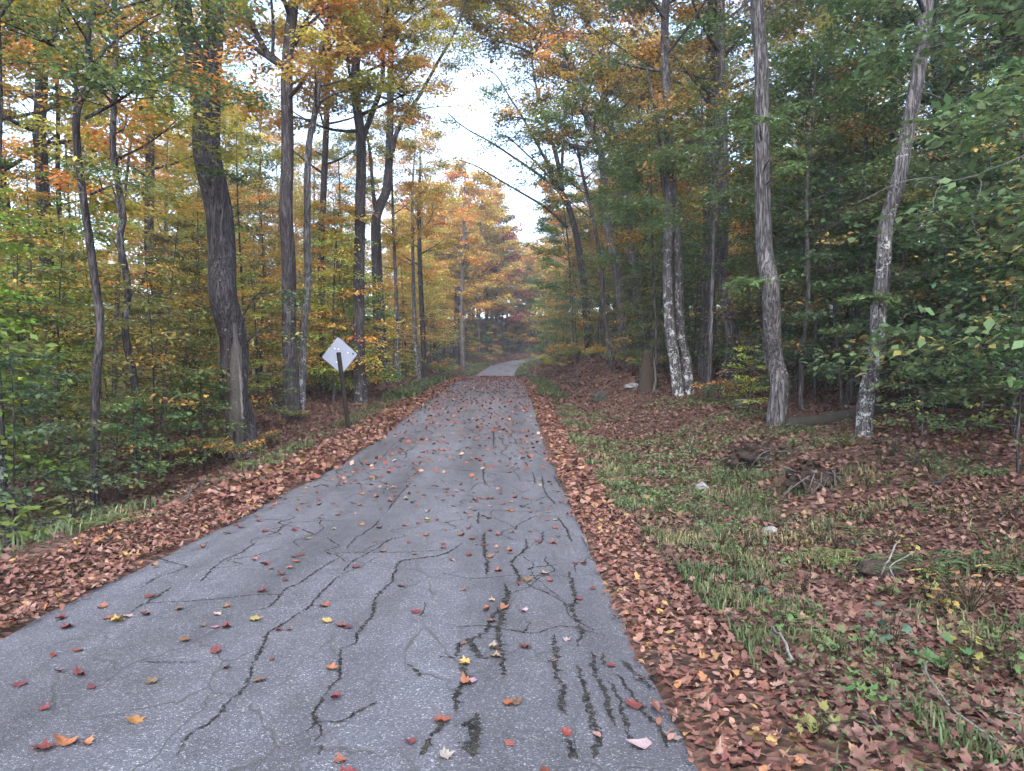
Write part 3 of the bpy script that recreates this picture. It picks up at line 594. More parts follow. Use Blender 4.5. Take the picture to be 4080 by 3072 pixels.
hero('grey_maple', 'pale thin trunk left of the road crest with dry top', 'tree', 45, [(905, 826), (897, 722), (892, 555), (892, 480), (891, 405)], (11, 5), 16, BK_PALE, .6, AMBER, .5, 7, 7, 2.0, seed=14, ls=.12, land='pale thin trunk')
hero('grey_maple', 'dark trunk close behind the pale thin one', 'tree', 49, [(918, 822), (912, 700), (908, 560), (906, 430)], (12, 8), 16, BK_DARK, .3, GOLD, .6, 6.5, 9, 2.6, seed=15, ls=.12)
hero('grey_maple', 'thin lichened stem left of the pale thin trunk', 'tree', 40, [(861, 830), (859, 740), (857, 650), (852, 560), (850, 450)], (9, 6), 14, BK_PALE, .5, GOLD, .6, 6, 8, 2.2, seed=16, ls=.12)
hero('grey_maple', 'pale straight trunk on the left bank where the road bends', 'tree', 82, [(1000, 792), (999, 700), (998, 648), (1000, 580), (1002, 480)], (10, 6), 17, BK_PALE, .3, AMBER, .6, 6, 12, 3.0, seed=17, ls=.15, land='road bend')
hero('dead_snag', 'black broken snag behind the pale trunk at the bend', 'tree', 84, [(985, 775), (986, 700), (988, 640), (988, 620)], (16, 11), 7.5, (.03, .025, .025), .05, GREEN, 0, 50, 0, 2, seed=18)

# ---- right of the road
hero('fan_limbed_maple', 'maple whose many long bare limbs fan out left over the road', 'tree', 45, [(1274, 778), (1268, 700), (1262, 620), (1245, 510), (1225, 440), (1208, 408)], (18, 12), 13, BK_DARK, .25, GREEN, .45, 60, 0, 2, seed=20, seg=16, ls=.15, bl=1.8,
     limbs=[dict(p=[(1205, 412), (1160, 375), (1104, 337), (1060, 308), (1014, 283), (985, 262), (968, 245)], w=(7, 2), nb=6, nl=36), dict(p=[(1207, 410), (1170, 365), (1137, 333), (1100, 300), (1075, 290)], w=(6, 2), nb=5, nl=36), dict(p=[(1210, 405), (1180, 350), (1154, 300), (1120, 240), (1104, 217), (1074, 167), (1050, 150)], w=(8, 2), nb=13, nl=60), dict(p=[(1216, 410), (1205, 360), (1190, 300), (1170, 233), (1154, 167), (1145, 80), (1140, 20)], w=(8, 3), nb=13, nl=70), dict(p=[(1218, 412), (1200, 320), (1184, 300), (1164, 207), (1130, 170)], w=(6, 2), nb=10, nl=60), dict(p=[(1226, 492), (1200, 467), (1170, 443), (1114, 410), (1060, 378), (1030, 360), (992, 346)], w=(7, 2), nb=4, nl=30, **{'from': .6}), dict(p=[(1212, 405), (1215, 330), (1222, 240), (1232, 150), (1235, 60)], w=(8, 4), nb=12, nl=80), dict(p=[(1190, 440), (1150, 420), (1137, 405), (1139, 400)], w=(2, 1), nb=0)], land='fan-limbed tree')
hero('slim_maple', 'slim dark leaning stem with a white base on the right bank', 'tree', 30, [(1325, 806), (1318, 770), (1304, 672), (1300, 588), (1284, 493), (1272, 430), (1260, 383), (1250, 330)], (11, 6), 11, BK_DARK, .35, GREEN, .45, 6, 8, 2.2, seed=21, land='slim leaning stem')
hero('leaning_maple', 'tall grey trunk leaning left over the road, long limb at its top', 'tree', 36, [(1350, 790), (1347, 770), (1341, 690), (1334, 605), (1324, 555), (1310, 467), (1297, 333), (1270, 267), (1257, 200), (1237, 150), (1214, 100), (1197, 50), (1188, 0)], (20, 10), 20, BK_MID, .35, OLIVE, .65, 10, 18, 3.4, seed=22, seg=18, ls=.14, bl=1.6,
     limbs=[dict(p=[(1212, 110), (1185, 85), (1164, 70), (1130, 45), (1087, 17), (1050, -8), (1020, -20)], w=(9, 3), nb=18, nl=90), dict(p=[(1272, 325), (1230, 312), (1190, 285), (1155, 262), (1080, 250)], w=(8, 2), nb=6, nl=50), dict(p=[(1200, 60), (1150, 25), (1090, 0), (1020, 5), (960, 15)], w=(8, 2), nb=20, nl=100), dict(p=[(1225, 125), (1170, 95), (1100, 70), (1040, 55)], w=(6, 2), nb=14, nl=80), dict(p=[(1232, 150), (1180, 130), (1120, 105), (1064, 90), (1020, 100)], w=(7, 2), nb=10, nl=70)], land='left-leaning trunk')
hero('leaning_maple', 'dark trunk leaning left behind the tall grey one', 'tree', 38, [(1395, 760), (1387, 688), (1370, 622), (1357, 450), (1334, 333), (1304, 200), (1290, 117), (1267, 50), (1250, 0)], (16, 12), 20, BK_MID, .35, OLIVE, .7, 10, 16, 3.2, seed=23, ls=.14, bl=1.6)
hero('twin_maple', 'twin-stemmed maple, both stems crusted white with lichen at the foot', 'tree', 22, [(1465, 870), (1458, 790), (1447, 722), (1441, 640), (1440, 555), (1445, 480), (1447, 400), (1440, 267), (1437, 100), (1437, 0)], (24, 17), 19, BK_MID, .6, GREEN, .3, 9.5, 12, 3.0, seed=24, seg=22, ridges=.01,
     limbs=[dict(p=[(1490, 868, .12), (1484, 790, .12), (1470, 722, .12), (1466, 620, .1), (1464, 555, .08), (1460, 470, .05), (1452, 390)], w=(24, 16), nb=0), dict(p=[(1450, 470), (1432, 400), (1425, 320), (1414, 233), (1400, 170), (1397, 150)], w=(12, 5), nb=1, nl=40)], land='twin trunk')
hero('grey_maple', 'straight grey trunk with a pale knot, behind and right of the twin stems', 'tree', 24, [(1578, 840), (1577, 780), (1575, 722), (1563, 622), (1556, 555), (1560, 467), (1558, 333), (1555, 167), (1550, 0)], (29, 20), 18, BK_MID, .35, GREEN, .45, 9, 12, 3.0, seed=25, seg=20, ridges=.01, land='pale-knot trunk')
hero('pale_maple', 'thick silvery furrowed trunk, curved at the base, on the right bank', 'tree', 16, [(1676, 938), (1682, 870), (1685, 822), (1680, 770), (1671, 722), (1658, 622), (1653, 533), (1648, 333), (1642, 167), (1633, 0)], (41, 27), 18, BK_PALE, .28, GREEN, .15, 9, 11, 2.8, seed=26, seg=36, ridges=.02, flare=.35, ls=.09,
     extra=[(1640, 270, -.8, .8, 2), (1662, 345, -.7, .7, 2), (1610, 610, -.8, .8, 3), (1700, 380, -.8, .9, 2)], land='silvery trunk')
hero('slim_sapling', 'straight thin pale stem between the twin stems and the pale-knot trunk', 'tree', 21, [(1530, 858), (1531, 755), (1535, 555), (1545, 430), (1548, 300)], (9, 5), 8.5, BK_PALE, .3, GREEN, .3, 4, 9, 1.8, seed=27)
hero('slim_sapling', 'thin grey stem right behind the silvery trunk', 'tree', 18, [(1730, 912), (1734, 780), (1738, 655), (1740, 555), (1744, 420)], (11, 7), 9, BK_MID, .35, GREEN, .25, 4, 9, 1.8, seed=28)
hero('spotted_birch', 'whitish trunk spotted with dark scars, leaning right', 'tree', 14, [(1866, 960), (1868, 915), (1872, 855), (1882, 755), (1895, 672), (1905, 588), (1918, 483), (1933, 410), (1948, 333), (1975, 167), (1995, 0)], (34, 27), 15, BK_PALE, .56, GREEN, .05, 8, 10, 2.6, seed=29, seg=30, flare=.2, ls=.09,
     limbs=[dict(p=[(1975, 200), (2010, 205, -.4), (2045, 222, -.7), (2080, 228, -.9)], w=(4, 2), nb=0), dict(p=[(1862, 835, -.2), (1866, 815, -.25), (1862, 800, -.3)], w=(9, 5), nb=0)], extra=[(1905, 650, -.6, .7, 3), (1890, 710, -.6, .7, 2)], land='spotted birch')
hero('dark_maple', 'dark trunk in deep shade right of the leaning spotted one', 'tree', 20, [(2020, 900), (2015, 700), (2018, 560), (2024, 450), (2028, 333), (2026, 200), (2022, 0)], (25, 20), 16, BK_DARK, .1, DGREEN, .3, 7, 12, 2.8, seed=30, land='deep-shade trunk')
hero('dark_maple', 'dark slim trunk at the right, seen through the leaves', 'tree', 24, [(1925, 860), (1930, 600), (1928, 420), (1925, 200), (1920, 0)], (12, 10), 15, BK_DARK, .1, DGREEN, .4, 6, 11, 2.6, seed=31)
hero('dark_maple', 'shadowed trunk near the right edge of the picture', 'tree', 23, [(2160, 900), (2150, 700), (2150, 500), (2160, 250), (2170, 0)], (14, 11), 14, BK_DARK, .15, DGREEN, .25, 5.5, 12, 2.6, seed=32, land='right edge trunk')
hero('slim_maple', 'thin dark stem just left of the twin stems', 'tree', 26, [(1416, 850), (1415, 700), (1410, 560), (1405, 420), (1400, 300)], (6, 4), 9, BK_DARK, .3, GREEN, .35, 3.5, 9, 1.8, seed=33)
hero('slim_maple', 'thin stem leaning out over the road near the bend', 'tree', 62, [(1292, 765), (1283, 715), (1262, 660), (1240, 605), (1228, 560), (1220, 520)], (5, 3), 13, BK_MID, .3, BGREEN, .35, 5, 9, 2.6, seed=34, ls=.15)
hero('slim_maple', 'white-footed thin trunk between the bend and the fan-limbed tree', 'tree', 52, [(1236, 772), (1235, 700), (1232, 620), (1228, 540)], (6, 4), 13, BK_PALE, .6, BGREEN, .4, 4, 10, 2.6, seed=35, ls=.14)

# ---- the splintered scar on the split maple
b0 = np.array(SPLIT.location); g = np.random.default_rng(3)
def scar(px, top, bot, w, name, mat, off, jag=.06, dp=.1):
    n = 16; a = Acc(); V = []
    for i in range(n):
        f = i / (n - 1); y = top + (bot - top) * f; x = px[0] + (px[1] - px[0]) * f; wd = w * (.12 + .88 * min(1, f * 3.2)) * (1 + .2 * g.normal()) / K / FPX * 16
        c = P(x, y, 16 + off) - b0; c[0] += jag * .3 * g.normal()
        for q, (sx, sy) in enumerate(((-.5, .12), (-.3, -.35), (.1, -.6), (.38, -.25), (.5, .12))): V.append(c + (sx * wd, sy * dp * (1 + .3 * g.normal()), 0))
    k = np.arange(n - 1)[:, None] * 5 + np.arange(4)[None]; k = k.ravel(); a.add(V, np.stack([k, k + 5, k + 6, k + 1], 1)); return a.obj(name, mat, SPLIT)
scar((509, 512), 697, 988, 27, 'broken_slab', M_DEADWOOD, -.27, .04, .16)
scar((492, 492), 765, 988, 20, 'broken_slab', M_ROT, -.27, .04, .16)
scar((516, 524), 770, 905, 5, 'splinter', M_PALESTICK, -.42, .02, .05)
scar((498, 497), 890, 990, 9, 'splinter', M_DEADWOOD, -.44, .03, .06); scar((512, 514), 885, 990, 7, 'splinter', M_DEADWOOD, -.43, .03, .06); scar((485, 482), 900, 990, 6, 'splinter', M_DEADWOOD, -.40, .03, .06)

# ---------------------------------------------------------------- prototypes that many woodland trees share
def proto_tree(seed, h, r, h0f, n, reach, nleaf, ls, bl, nb=5):
    g = np.random.default_rng(seed); nn = 34; u = np.linspace(0, 1, nn)
    path = np.stack([.35 * np.sin(u * 2.2 + g.uniform(0, 6)) * u + g.normal(0, .02, nn), .35 * np.sin(u * 2.0 + g.uniform(0, 6)) * u, h * u - .3], 1); rad = r * (1 - .9 * u ** 1.1)
    a = Acc(); tube(a, path, rad, 12, g, .05, True, .5); ab, al = Acc(), Acc(); crown_on(ab, al, path, rad, h * h0f, n, reach, g, nb, bl, nleaf, ls)
    return a.mesh('trunk', M_BARK, smooth=True), ab.mesh('branches', M_TWIG, smooth=True), al.mesh('crown', M_LEAF, attrs=True)
TREES = [proto_tree(41, 19, .20, .30, 24, 3.5, 125, .14, 1.6, 6), proto_tree(42, 21, .24, .36, 24, 3.8, 125, .145, 1.7, 6), proto_tree(43, 17, .17, .20, 25, 3.1, 120, .135, 1.5, 6), proto_tree(44, 20, .21, .24, 26, 3.3, 125, .14, 1.6, 6), proto_tree(45, 15, .13, .16, 24, 2.8, 115, .135, 1.45, 6)]
FARTREES = [proto_tree(46, 19, .20, .24, 24, 3.6, 90, .26, 1.7, 6), proto_tree(47, 21, .24, .30, 24, 4.0, 90, .27, 1.8, 6), proto_tree(48, 17, .18, .14, 24, 3.3, 90, .25, 1.6, 6)]
def proto_sapling(seed, h, n, reach, nleaf, ls, low=.12):
    g = np.random.default_rng(seed); u = np.linspace(0, 1, 14)
    path = np.stack([.12 * h * .3 * np.sin(u * 2.5 + g.uniform(0, 6)) * u, .12 * h * .3 * np.sin(u * 2.2 + g.uniform(0, 6)) * u, h * u - .1], 1); rad = .007 * h * (1 - .85 * u) + .003
    a = Acc(); tube(a, path, rad, 6, g, .04); ab, al = Acc(), Acc(); az = g.uniform(0, 6)
    for i in range(n):
        f = low + (1 - low) * (i + g.uniform(0, .7)) / n; k = f * 13; j = min(int(k), 12); o = path[j] + (path[j + 1] - path[j]) * (k - j); az += 2.4 + g.normal(0, .5)
        bough(a, al, o, az, g.uniform(-.02, .35), reach * (1.1 - .65 * f) * g.uniform(.75, 1.25), g, nleaf, ls, g.uniform(0, 1), flat=.035, twr=.009, side=6)
    return a.mesh('stem', M_TWIG, smooth=True), al.mesh('foliage', M_LEAF, attrs=True)
SAPS = [proto_sapling(51, 4.6, 28, 1.6, 126, .105), proto_sapling(52, 6.2, 34, 1.8, 126, .11), proto_sapling(53, 3.2, 20, 1.35, 105, .095), proto_sapling(54, 5.4, 30, 1.7, 119, .11), proto_sapling(55, 2.0, 13, .9, 77, .08, .2), proto_sapling(56, 7.8, 38, 2.1, 133, .115, .15), proto_sapling(57, 10.5, 46, 2.5, 147, .125, .2)]
def proto_bush(seed, h, n, ls):
    g = np.random.default_rng(seed); a, al = Acc(), Acc()
    for i in range(n):
        az = g.uniform(0, 6.28); q = np.stack([np.zeros(3), unit(az, 1.2) * h * .5, unit(az, .9) * h * g.uniform(.7, 1)]); tube(a, spline(q, 6), np.linspace(.012, .004, 6), 4)
        for k in range(4): bough(a, al, q[1] * (1 - k / 4) + q[2] * k / 4, az + g.uniform(-1.6, 1.6), g.uniform(0, .4), h * .5 * g.uniform(.7, 1.2), g, 42, ls, g.uniform(0, 1), .05, .006)
    return a.mesh('stem', M_TWIG, smooth=True), al.mesh('foliage', M_LEAF, attrs=True)
BUSH = [proto_bush(58, .9, 6, .075), proto_bush(59, 1.3, 7, .08)]
def proto_conifer(seed, h):
    g = np.random.default_rng(seed); u = np.linspace(0, 1, 10); a, al = Acc(), Acc(); tube(a, np.stack([0 * u, 0 * u, h * u - .1], 1), .012 * h * (1 - .93 * u), 7, g, .03); z = .1 * h
    while z < h * .97:
        f = z / h; ln = h * .26 * (1 - f) ** .8 + .12
        for k in range(6):
            az = g.uniform(0, 6.28); q = np.array([0, 0, z]); L_ = ln * g.uniform(.75, 1.15); e = q + unit(az, -.12) * L_; tube(a, np.stack([q, (q + e) / 2 + (0, 0, .03), e]), [.010, .007, .003], 3, cap=False)
            m_ = int(46 * L_ / .8) + 8; t = g.uniform(.12, 1.05, m_); sd = np.where(g.uniform(0, 1, m_) > .5, 1, -1); wv = (1.1 - t) * .22 * L_ * g.uniform(0, 1, m_)
            c = q + (e - q) * t[:, None] + np.outer(sd * wv, unit(az + 1.57, 0)) + g.normal(0, .015, (m_, 3)); leaf_cloud(al, c, .13, g, .25, .2, .09, g.uniform(0, 1), az + sd * .8)
        z += .055 * h * (1.1 - f * .5)
    return a.mesh('stem', M_TWIG, smooth=True), al.mesh('foliage', M_NEEDLE, attrs=True)
CONS = [proto_conifer(61, 5.5), proto_conifer(62, 3.4)]

AUTO = []        # things labelled at the end from what stands beside them
def place(kind, meshes, x, y, sc_, rz, colour, turn, bark=BK_DARK, lich=.25, lean=(0, 0), desc='', cat='tree', group=None, z=None):
    gz = Hs(x, y) if z is None else z
    o = thing(kind, (x, y, gz), rz, None, cat, group); o.scale = (sc_[0], sc_[0], sc_[1]); o.rotation_euler = (lean[0], lean[1], rz)
    nms = ('trunk', 'branches', 'crown') if len(meshes) == 3 else ('stem', 'foliage')
    for nm, me in zip(nms, meshes):
        leaf = nm in ('crown', 'foliage'); c = link(nm, me, o, (*colour, turn) if leaf else (*bark, lich))
        if leaf or nm == 'branches': tag(c, kind='stuff')
    AUTO.append((o, desc, x, y, cat)); return o
rg = np.random.default_rng(77)
def jit(c, a=.18): return tuple(float(max(.01, v * (1 + rg.normal(0, a)))) for v in c)
def pick(tbl): k = rg.choice(len(tbl), p=np.array([t[2] for t in tbl]) / sum(t[2] for t in tbl)); return tbl[k]
def hue_for(x, y):
    """autumn sets in on the left and far trees; the right-hand woods are still green"""
    if y > 75: T = [(GOLD, .8, 3), (AMBER, .8, 3), (OLIVE, .6, 1.5), (ORANGE, .7, 1.4), (YGREEN, .6, 1.5), (RED, .3, .25)]
    elif x < 0: T = [(GOLD, .6, 2.6), (YGREEN, .5, 3.6), (AMBER, .7, 1.1), (OLIVE, .5, .8), (GREEN, .4, .7), (ORANGE, .7, .7)]
    elif y < 40: T = [(GREEN, .3, 4), (DGREEN, .2, 2), (OLIVE, .4, .8), (YGREEN, .4, 1.0), (AMBER, .6, .25)]
    else: T = [(GREEN, .45, 3), (OLIVE, .6, 1.6), (YGREEN, .5, 1.5), (AMBER, .7, .9), (GOLD, .7, .6)]
    return pick(T)
CNAME = {LGREEN: 'light green', GREEN: 'green', DGREEN: 'dark green', BGREEN: 'bright green', YGREEN: 'yellow-green', OLIVE: 'olive', GOLD: 'golden', AMBER: 'amber', ORANGE: 'orange', RED: 'red'}
def in_gap(x, y, h):
    """would a crown here stand in the open strip of sky over the road?"""
    if y < 5 or y > 84: return False
    p = CX + FPX * x / y; r = FPX * 3.2 / y; topy = HY - FPX * (Hs(x, y) + h - CAM_H) / y
    return p + r > 408 and p - r < 528 and topy < 185
taken = list(HEROES)
def free(x, y, dm): return all((x - a) ** 2 + (y - b) ** 2 > dm * dm for a, b in taken)
nt_ = 0; tries = 0
while nt_ < 112 and tries < 6000:
    tries += 1
    left = rg.uniform() < .39
    y = 13 + 112 * rg.uniform() ** .85
    x = -rg.uniform(7.5, .76 * y + 6) if left else rg.uniform(6.5, (.76 if y < 45 else .45) * y + 6)
    if abs(near_road([x], [y])[0][0]) < 6.2 or not free(x, y, 2.3): continue
    if left and y < 20 and x > -11: continue
    if not left and y < 40 and rg.uniform() < .4: continue
    k = int(rg.integers(0, 5)); s1 = rg.uniform(.85, 1.15); h = (19, 21, 17, 20, 15)[k] * s1
    if in_gap(x, y, h) or (left and y > 50 and x < -14 and rg.uniform() < .6): continue
    c, t, _ = hue_for(x, y); taken.append((x, y)); nt_ += 1
    place('woodland_tree', TREES[k] if y < 62 else FARTREES[k % 3], x, y, (s1 * rg.uniform(.85, 1.1), s1), rg.uniform(0, 6.28), jit(c), t, BK_DARK if rg.uniform() < .6 else BK_MID, rg.uniform(.1, .5), (rg.normal(0, .025), rg.normal(0, .03)), CNAME[c] + '-leaved woodland tree', 'tree', 'woodland trees behind the roadside')
for (px, d, k, s1, c, t) in [(480, 44, 2, .95, YGREEN, .5), (560, 48, 3, .95, YGREEN, .55), (600, 60, 1, .95, GOLD, .6), (680, 52, 2, 1.0, YGREEN, .5), (730, 58, 0, .9, GOLD, .6), (640, 70, 0, 1.0, YGREEN, .6), (385, 50, 0, 1.0, YGREEN, .5), (760, 74, 1, .85, GOLD, .6)]:
    x = (px / K - CX) / FPX * d; taken.append((x, d)); place('woodland_tree', TREES[k], x, d, (s1, s1), rg.uniform(0, 6.28), jit(c, .1), t, BK_MID, .35, (0, 0), CNAME[c] + '-leaved woodland tree', 'tree', 'woodland trees behind the roadside')
# the tall bright trees that close the view at the bend
for (px, d, s1, c, t, k) in [(905, 88, 1.05, GOLD, .75, 0), (940, 96, 1.12, GOLD, .5, 1), (975, 92, 1.02, OLIVE, .55, 3), (1000, 104, 1.3, GOLD, .8, 1), (1035, 112, 1.42, GOLD, .9, 3), (1050, 120, 1.42, YGREEN, .45, 0), (1072, 118, 1.38, RED, .3, 2), (1095, 126, 1.05, GOLD, .8, 0), (1120, 122, .62, ORANGE, .8, 2), (1140, 130, .66, GREEN, .5, 4), (1165, 134, .85, AMBER, .8, 0), (1185, 128, .95, GOLD, .8, 3), (1015, 128, 1.2, OLIVE, .7, 1), (960, 116, 1.2, GOLD, .8, 1), (1150, 140, .8, AMBER, .8, 1), (1105, 142, .8, ORANGE, .6, 1), (1200, 118, .9, GREEN, .5, 2), (870, 100, 1.1, YGREEN, .7, 0), (985, 136, 1.2, YGREEN, .6, 0), (1060, 140, 1.0, GOLD, .8, 3)]:
    x = (px / K - CX) / FPX * d
    if abs(near_road([x], [d])[0][0]) < 3.5: d += 6; x = (px / K - CX) / FPX * d
    place('bend_tree', FARTREES[k % 3], x, d, (s1 * 1.1, s1), rg.uniform(0, 6.28), jit(c, .1), t, BK_MID, .35, (0, 0), CNAME[c] + '-leaved tree by the bend', 'tree', 'trees at the bend of the road')
for i in range(26):
    d = rg.uniform(118, 165); px = rg.uniform(880, 1260); x = (px / K - CX) / FPX * d
    if abs(near_road([x], [d])[0][0]) < 5: continue
    k = int(rg.integers(0, 5)); s1 = rg.uniform(.55, .9) if 1060 < px < 1170 else rg.uniform(.8, 1.1); c, t, _ = pick([(GOLD, .7, 2), (AMBER, .7, 2), (OLIVE, .5, 2), (GREEN, .4, 2), (DGREEN, .2, 1)])
    place('bend_tree', FARTREES[k % 3], x, d, (s1 * 1.3, s1), rg.uniform(0, 6.28), jit(c, .1), t, BK_MID, .35, (0, 0), CNAME[c] + ' tree past the bend', 'tree', 'trees at the bend of the road')
# saplings: layered sprays under the canopy
ns = 0; tries = 0
while ns < 235 and tries < 8000:
    tries += 1
    left = rg.uniform() < .45; y = 8 + 72 * rg.uniform() ** 1.15
    x = -rg.uniform(5.6, .74 * y + 2) if left else rg.uniform(5.5, .74 * y + 2)
    t_, s_ = near_road([x], [y]); off = abs(t_[0])
    if off < (4.3 if y > 26 else (4.6 if left else 6.5)) or not free(x, y, .75): continue
    if left and y < 17 and x > -5.6 - .1 * y: continue
    px = CX + FPX * x / y
    if not left and 660 < px < 1024 and y < 15.5: continue
    k = int(rg.choice([0, 1, 2, 3, 4, 5, 6], p=[.17, .19, .08, .17, .04, .17, .18])); s1 = rg.uniform(.8, 1.25)
    if left and y < 20 and rg.uniform() < .3: continue
    if (322 < px < 392 and y < 20.6) or (700 < px < 765 and y < 24.5): continue
    if left: c, t, _ = pick([(LGREEN, .3, 2), (YGREEN, .35, 4), (BGREEN, .3, 1.2), (GOLD, .6, 1.0)]) if y > 17 else (pick([(LGREEN, .15, 4), (GREEN, .1, 1.2), (YGREEN, .2, 2)]) if y > 12.5 else pick([(LGREEN, .08, 1), (GREEN, .05, 3)]))
    else: c, t, _ = pick([(GREEN, .12, 4), (DGREEN, .08, 2.4), (BGREEN, .2, 1), (YGREEN, .25, .8)]) if y > 26 else pick([(GREEN, .08, 4), (DGREEN, .05, 3)])
    if y > 45 and rg.uniform() < .3: c, t = (GOLD, .6)
    taken.append((x, y)); ns += 1
    place('beech_sapling', SAPS[k], x, y, (s1, s1), rg.uniform(0, 6.28), jit(c), t, BK_MID, .2, (rg.normal(0, .05), rg.normal(0, .05)), CNAME[c] + ' sapling', 'sapling', 'saplings under the trees')
for i in range(70):       # larger saplings farther in, of the same shapes as those above
    left = i < 44; y = rg.uniform(30, 105); x = -rg.uniform(7, min(.72 * y, 44)) if left else rg.uniform(5, min(.5 * y, 26))
    if abs(near_road([x], [y])[0][0]) < 5 or not free(x, y, 1.2): continue
    k = int(rg.choice([1, 3, 5, 6])); s1 = rg.uniform(1.0, 1.4)
    if left and in_gap(x, y, 10): continue
    c, t, _ = pick([(YGREEN, .35, 6), (GOLD, .5, 1.8), (BGREEN, .3, 1.4)]) if left or y > 60 else pick([(GREEN, .2, 3), (BGREEN, .25, 2), (YGREEN, .3, 1.5)])
    taken.append((x, y)); place('tall_sapling', SAPS[k], x, y, (s1 * 1.15, s1), rg.uniform(0, 6.28), jit(c), t, BK_MID, .2, (rg.normal(0, .04), rg.normal(0, .04)), CNAME[c] + ' tall sapling', 'small tree', 'tall saplings')
for i in range(26):       # brush on the cut bank and by the bend
    y = rg.uniform(44, 100); t_ = rg.uniform(3.2, 7) * (1 if i % 3 else -1); x = float(np.interp(y, RS, ROAD[:, 0])) + t_; c, t, _ = pick([(GREEN, .3, 3), (BGREEN, .3, 2), (GOLD, .6, 1), (YGREEN, .4, 2)])
    place('leafy_bush', BUSH[int(rg.integers(0, 2))], x, y, (rg.uniform(.8, 1.5),) * 2, rg.uniform(0, 6.28), jit(c), t, BK_MID, .1, (0, 0), CNAME[c] + ' leafy bush', 'bush', 'low bushes')
# saplings measured one by one
for (px, d, k, s1, c, t) in [(60, 12.5, 0, 1.0, LGREEN, .2), (130, 13.5, 3, .9, LGREEN, .2), (330, 15, 0, .95, LGREEN, .2), (400, 17.5, 2, 1.0, LGREEN, .25), (440, 15.2, 4, 1.1, GREEN, .1), (150, 10.0, 4, .9, GREEN, .1), (250, 12.2, 4, 1.0, GREEN, .15), (560, 24, 0, 1.0, YGREEN, .4), (590, 20, 4, 1.0, GREEN, .3), (350, 13.6, 4, 1.0, GREEN, .15), (30, 9.5, 2, .9, DGREEN, .1),
        (700, 27, 2, 1.1, YGREEN, .4), (735, 31, 0, 1.0, GREEN, .35), (1010, 95, 3, 1.3, YGREEN, .5), (1060, 100, 2, 1.5, BGREEN, .5), (1200, 66, 3, 1.4, BGREEN, .3), (1215, 58, 1, 1.1, BGREEN, .3), (1240, 54, 5, 1.0, BGREEN, .35), (1250, 44, 3, 1.0, GREEN, .3), (1290, 40, 1, 1.0, GREEN, .25), (1180, 74, 0, 1.5, BGREEN, .35), (1225, 70, 5, 1.1, GREEN, .4),
        (1400, 29, 0, .9, GREEN, .2), (1440, 30, 3, .9, GREEN, .2), (1500, 28, 0, 1.0, DGREEN, .2), (1618, 17.5, 4, .9, YGREEN, .15), (1760, 19, 1, 1.0, DGREEN, .15), (1820, 17.5, 0, 1.1, DGREEN, .15), (1950, 17, 3, 1.1, DGREEN, .15), (2040, 15, 0, 1.15, DGREEN, .15), (2120, 13.5, 3, 1.1, DGREEN, .1), (2190, 12.2, 1, 1.0, DGREEN, .15), (1790, 22, 5, 1.0, DGREEN, .2), (1890, 20, 5, 1.0, DGREEN, .25), (1980, 21, 1, 1.1, DGREEN, .2), (2090, 18, 5, 1.0, DGREEN, .15), (2180, 16, 5, 1.0, DGREEN, .15), (1700, 21, 1, 1.1, GREEN, .2), (1640, 26, 5, 1.0, GREEN, .25), (2200, 9.0, 4, 1.1, GREEN, .2), (1990, 11.5, 4, .9, GREEN, .15)]:
    x = (px / K - CX) / FPX * d; place('beech_sapling', SAPS[k], x, d, (s1, s1), rg.uniform(0, 6.28), jit(c, .1), t, BK_MID, .2, (rg.normal(0, .04), rg.normal(0, .04)), CNAME[c] + ' sapling', 'sapling', 'saplings under the trees')
for (px, d, k, s1) in [(745, 36, 0, 1.1), (820, 42, 1, 1.1), (870, 52, 0, 1.0), (960, 78, 0, 1.3), (1000, 90, 1, 1.4), (1085, 112, 0, 1.3), (1050, 106, 0, 1.2), (1120, 122, 0, 1.3), (640, 30, 1, 1.0), (410, 19, 1, .7), (1360, 40, 0, 1.0), (1520, 32, 0, .9), (1690, 27, 0, 1.0), (1830, 25, 0, 1.0), (930, 70, 0, 1.1), (1020, 100, 0, 1.2)]:
    x = (px / K - CX) / FPX * d; place('young_conifer', CONS[k], x, d, (s1, s1), rg.uniform(0, 6.28), jit((.022, .042, .024), .1), 0, BK_DARK, .2, (0, 0), 'dark young conifer', 'conifer', 'young conifers in the woods')
for (px, py, k, s1, c) in [(470, 985, 0, .8, GREEN), (510, 1000, 0, .75, GREEN), (560, 960, 0, .6, GREEN), (430, 1010, 0, .9, GREEN), (1555, 860, 0, .9, DGREEN), (1620, 850, 0, .8, GREEN), (1250, 775, 1, .9, GREEN), (1300, 775, 1, .9, GOLD), (1350, 790, 1, .9, GREEN), (1395, 800, 0, 1.0, GREEN), (640, 900, 0, .5, GREEN), (1060, 752, 1, 2.0, BGREEN), (1230, 765, 1, 1.2, GOLD), (1105, 748, 1, 1.5, YGREEN)]:
    q = on_ground(px, py + 12); place('leafy_bush', BUSH[k], q[0], q[1] + .2, (s1, s1), rg.uniform(0, 6.28), jit(c, .1), .3, BK_MID, .1, (0, 0), CNAME[c] + ' leafy bush', 'bush', 'low bushes')
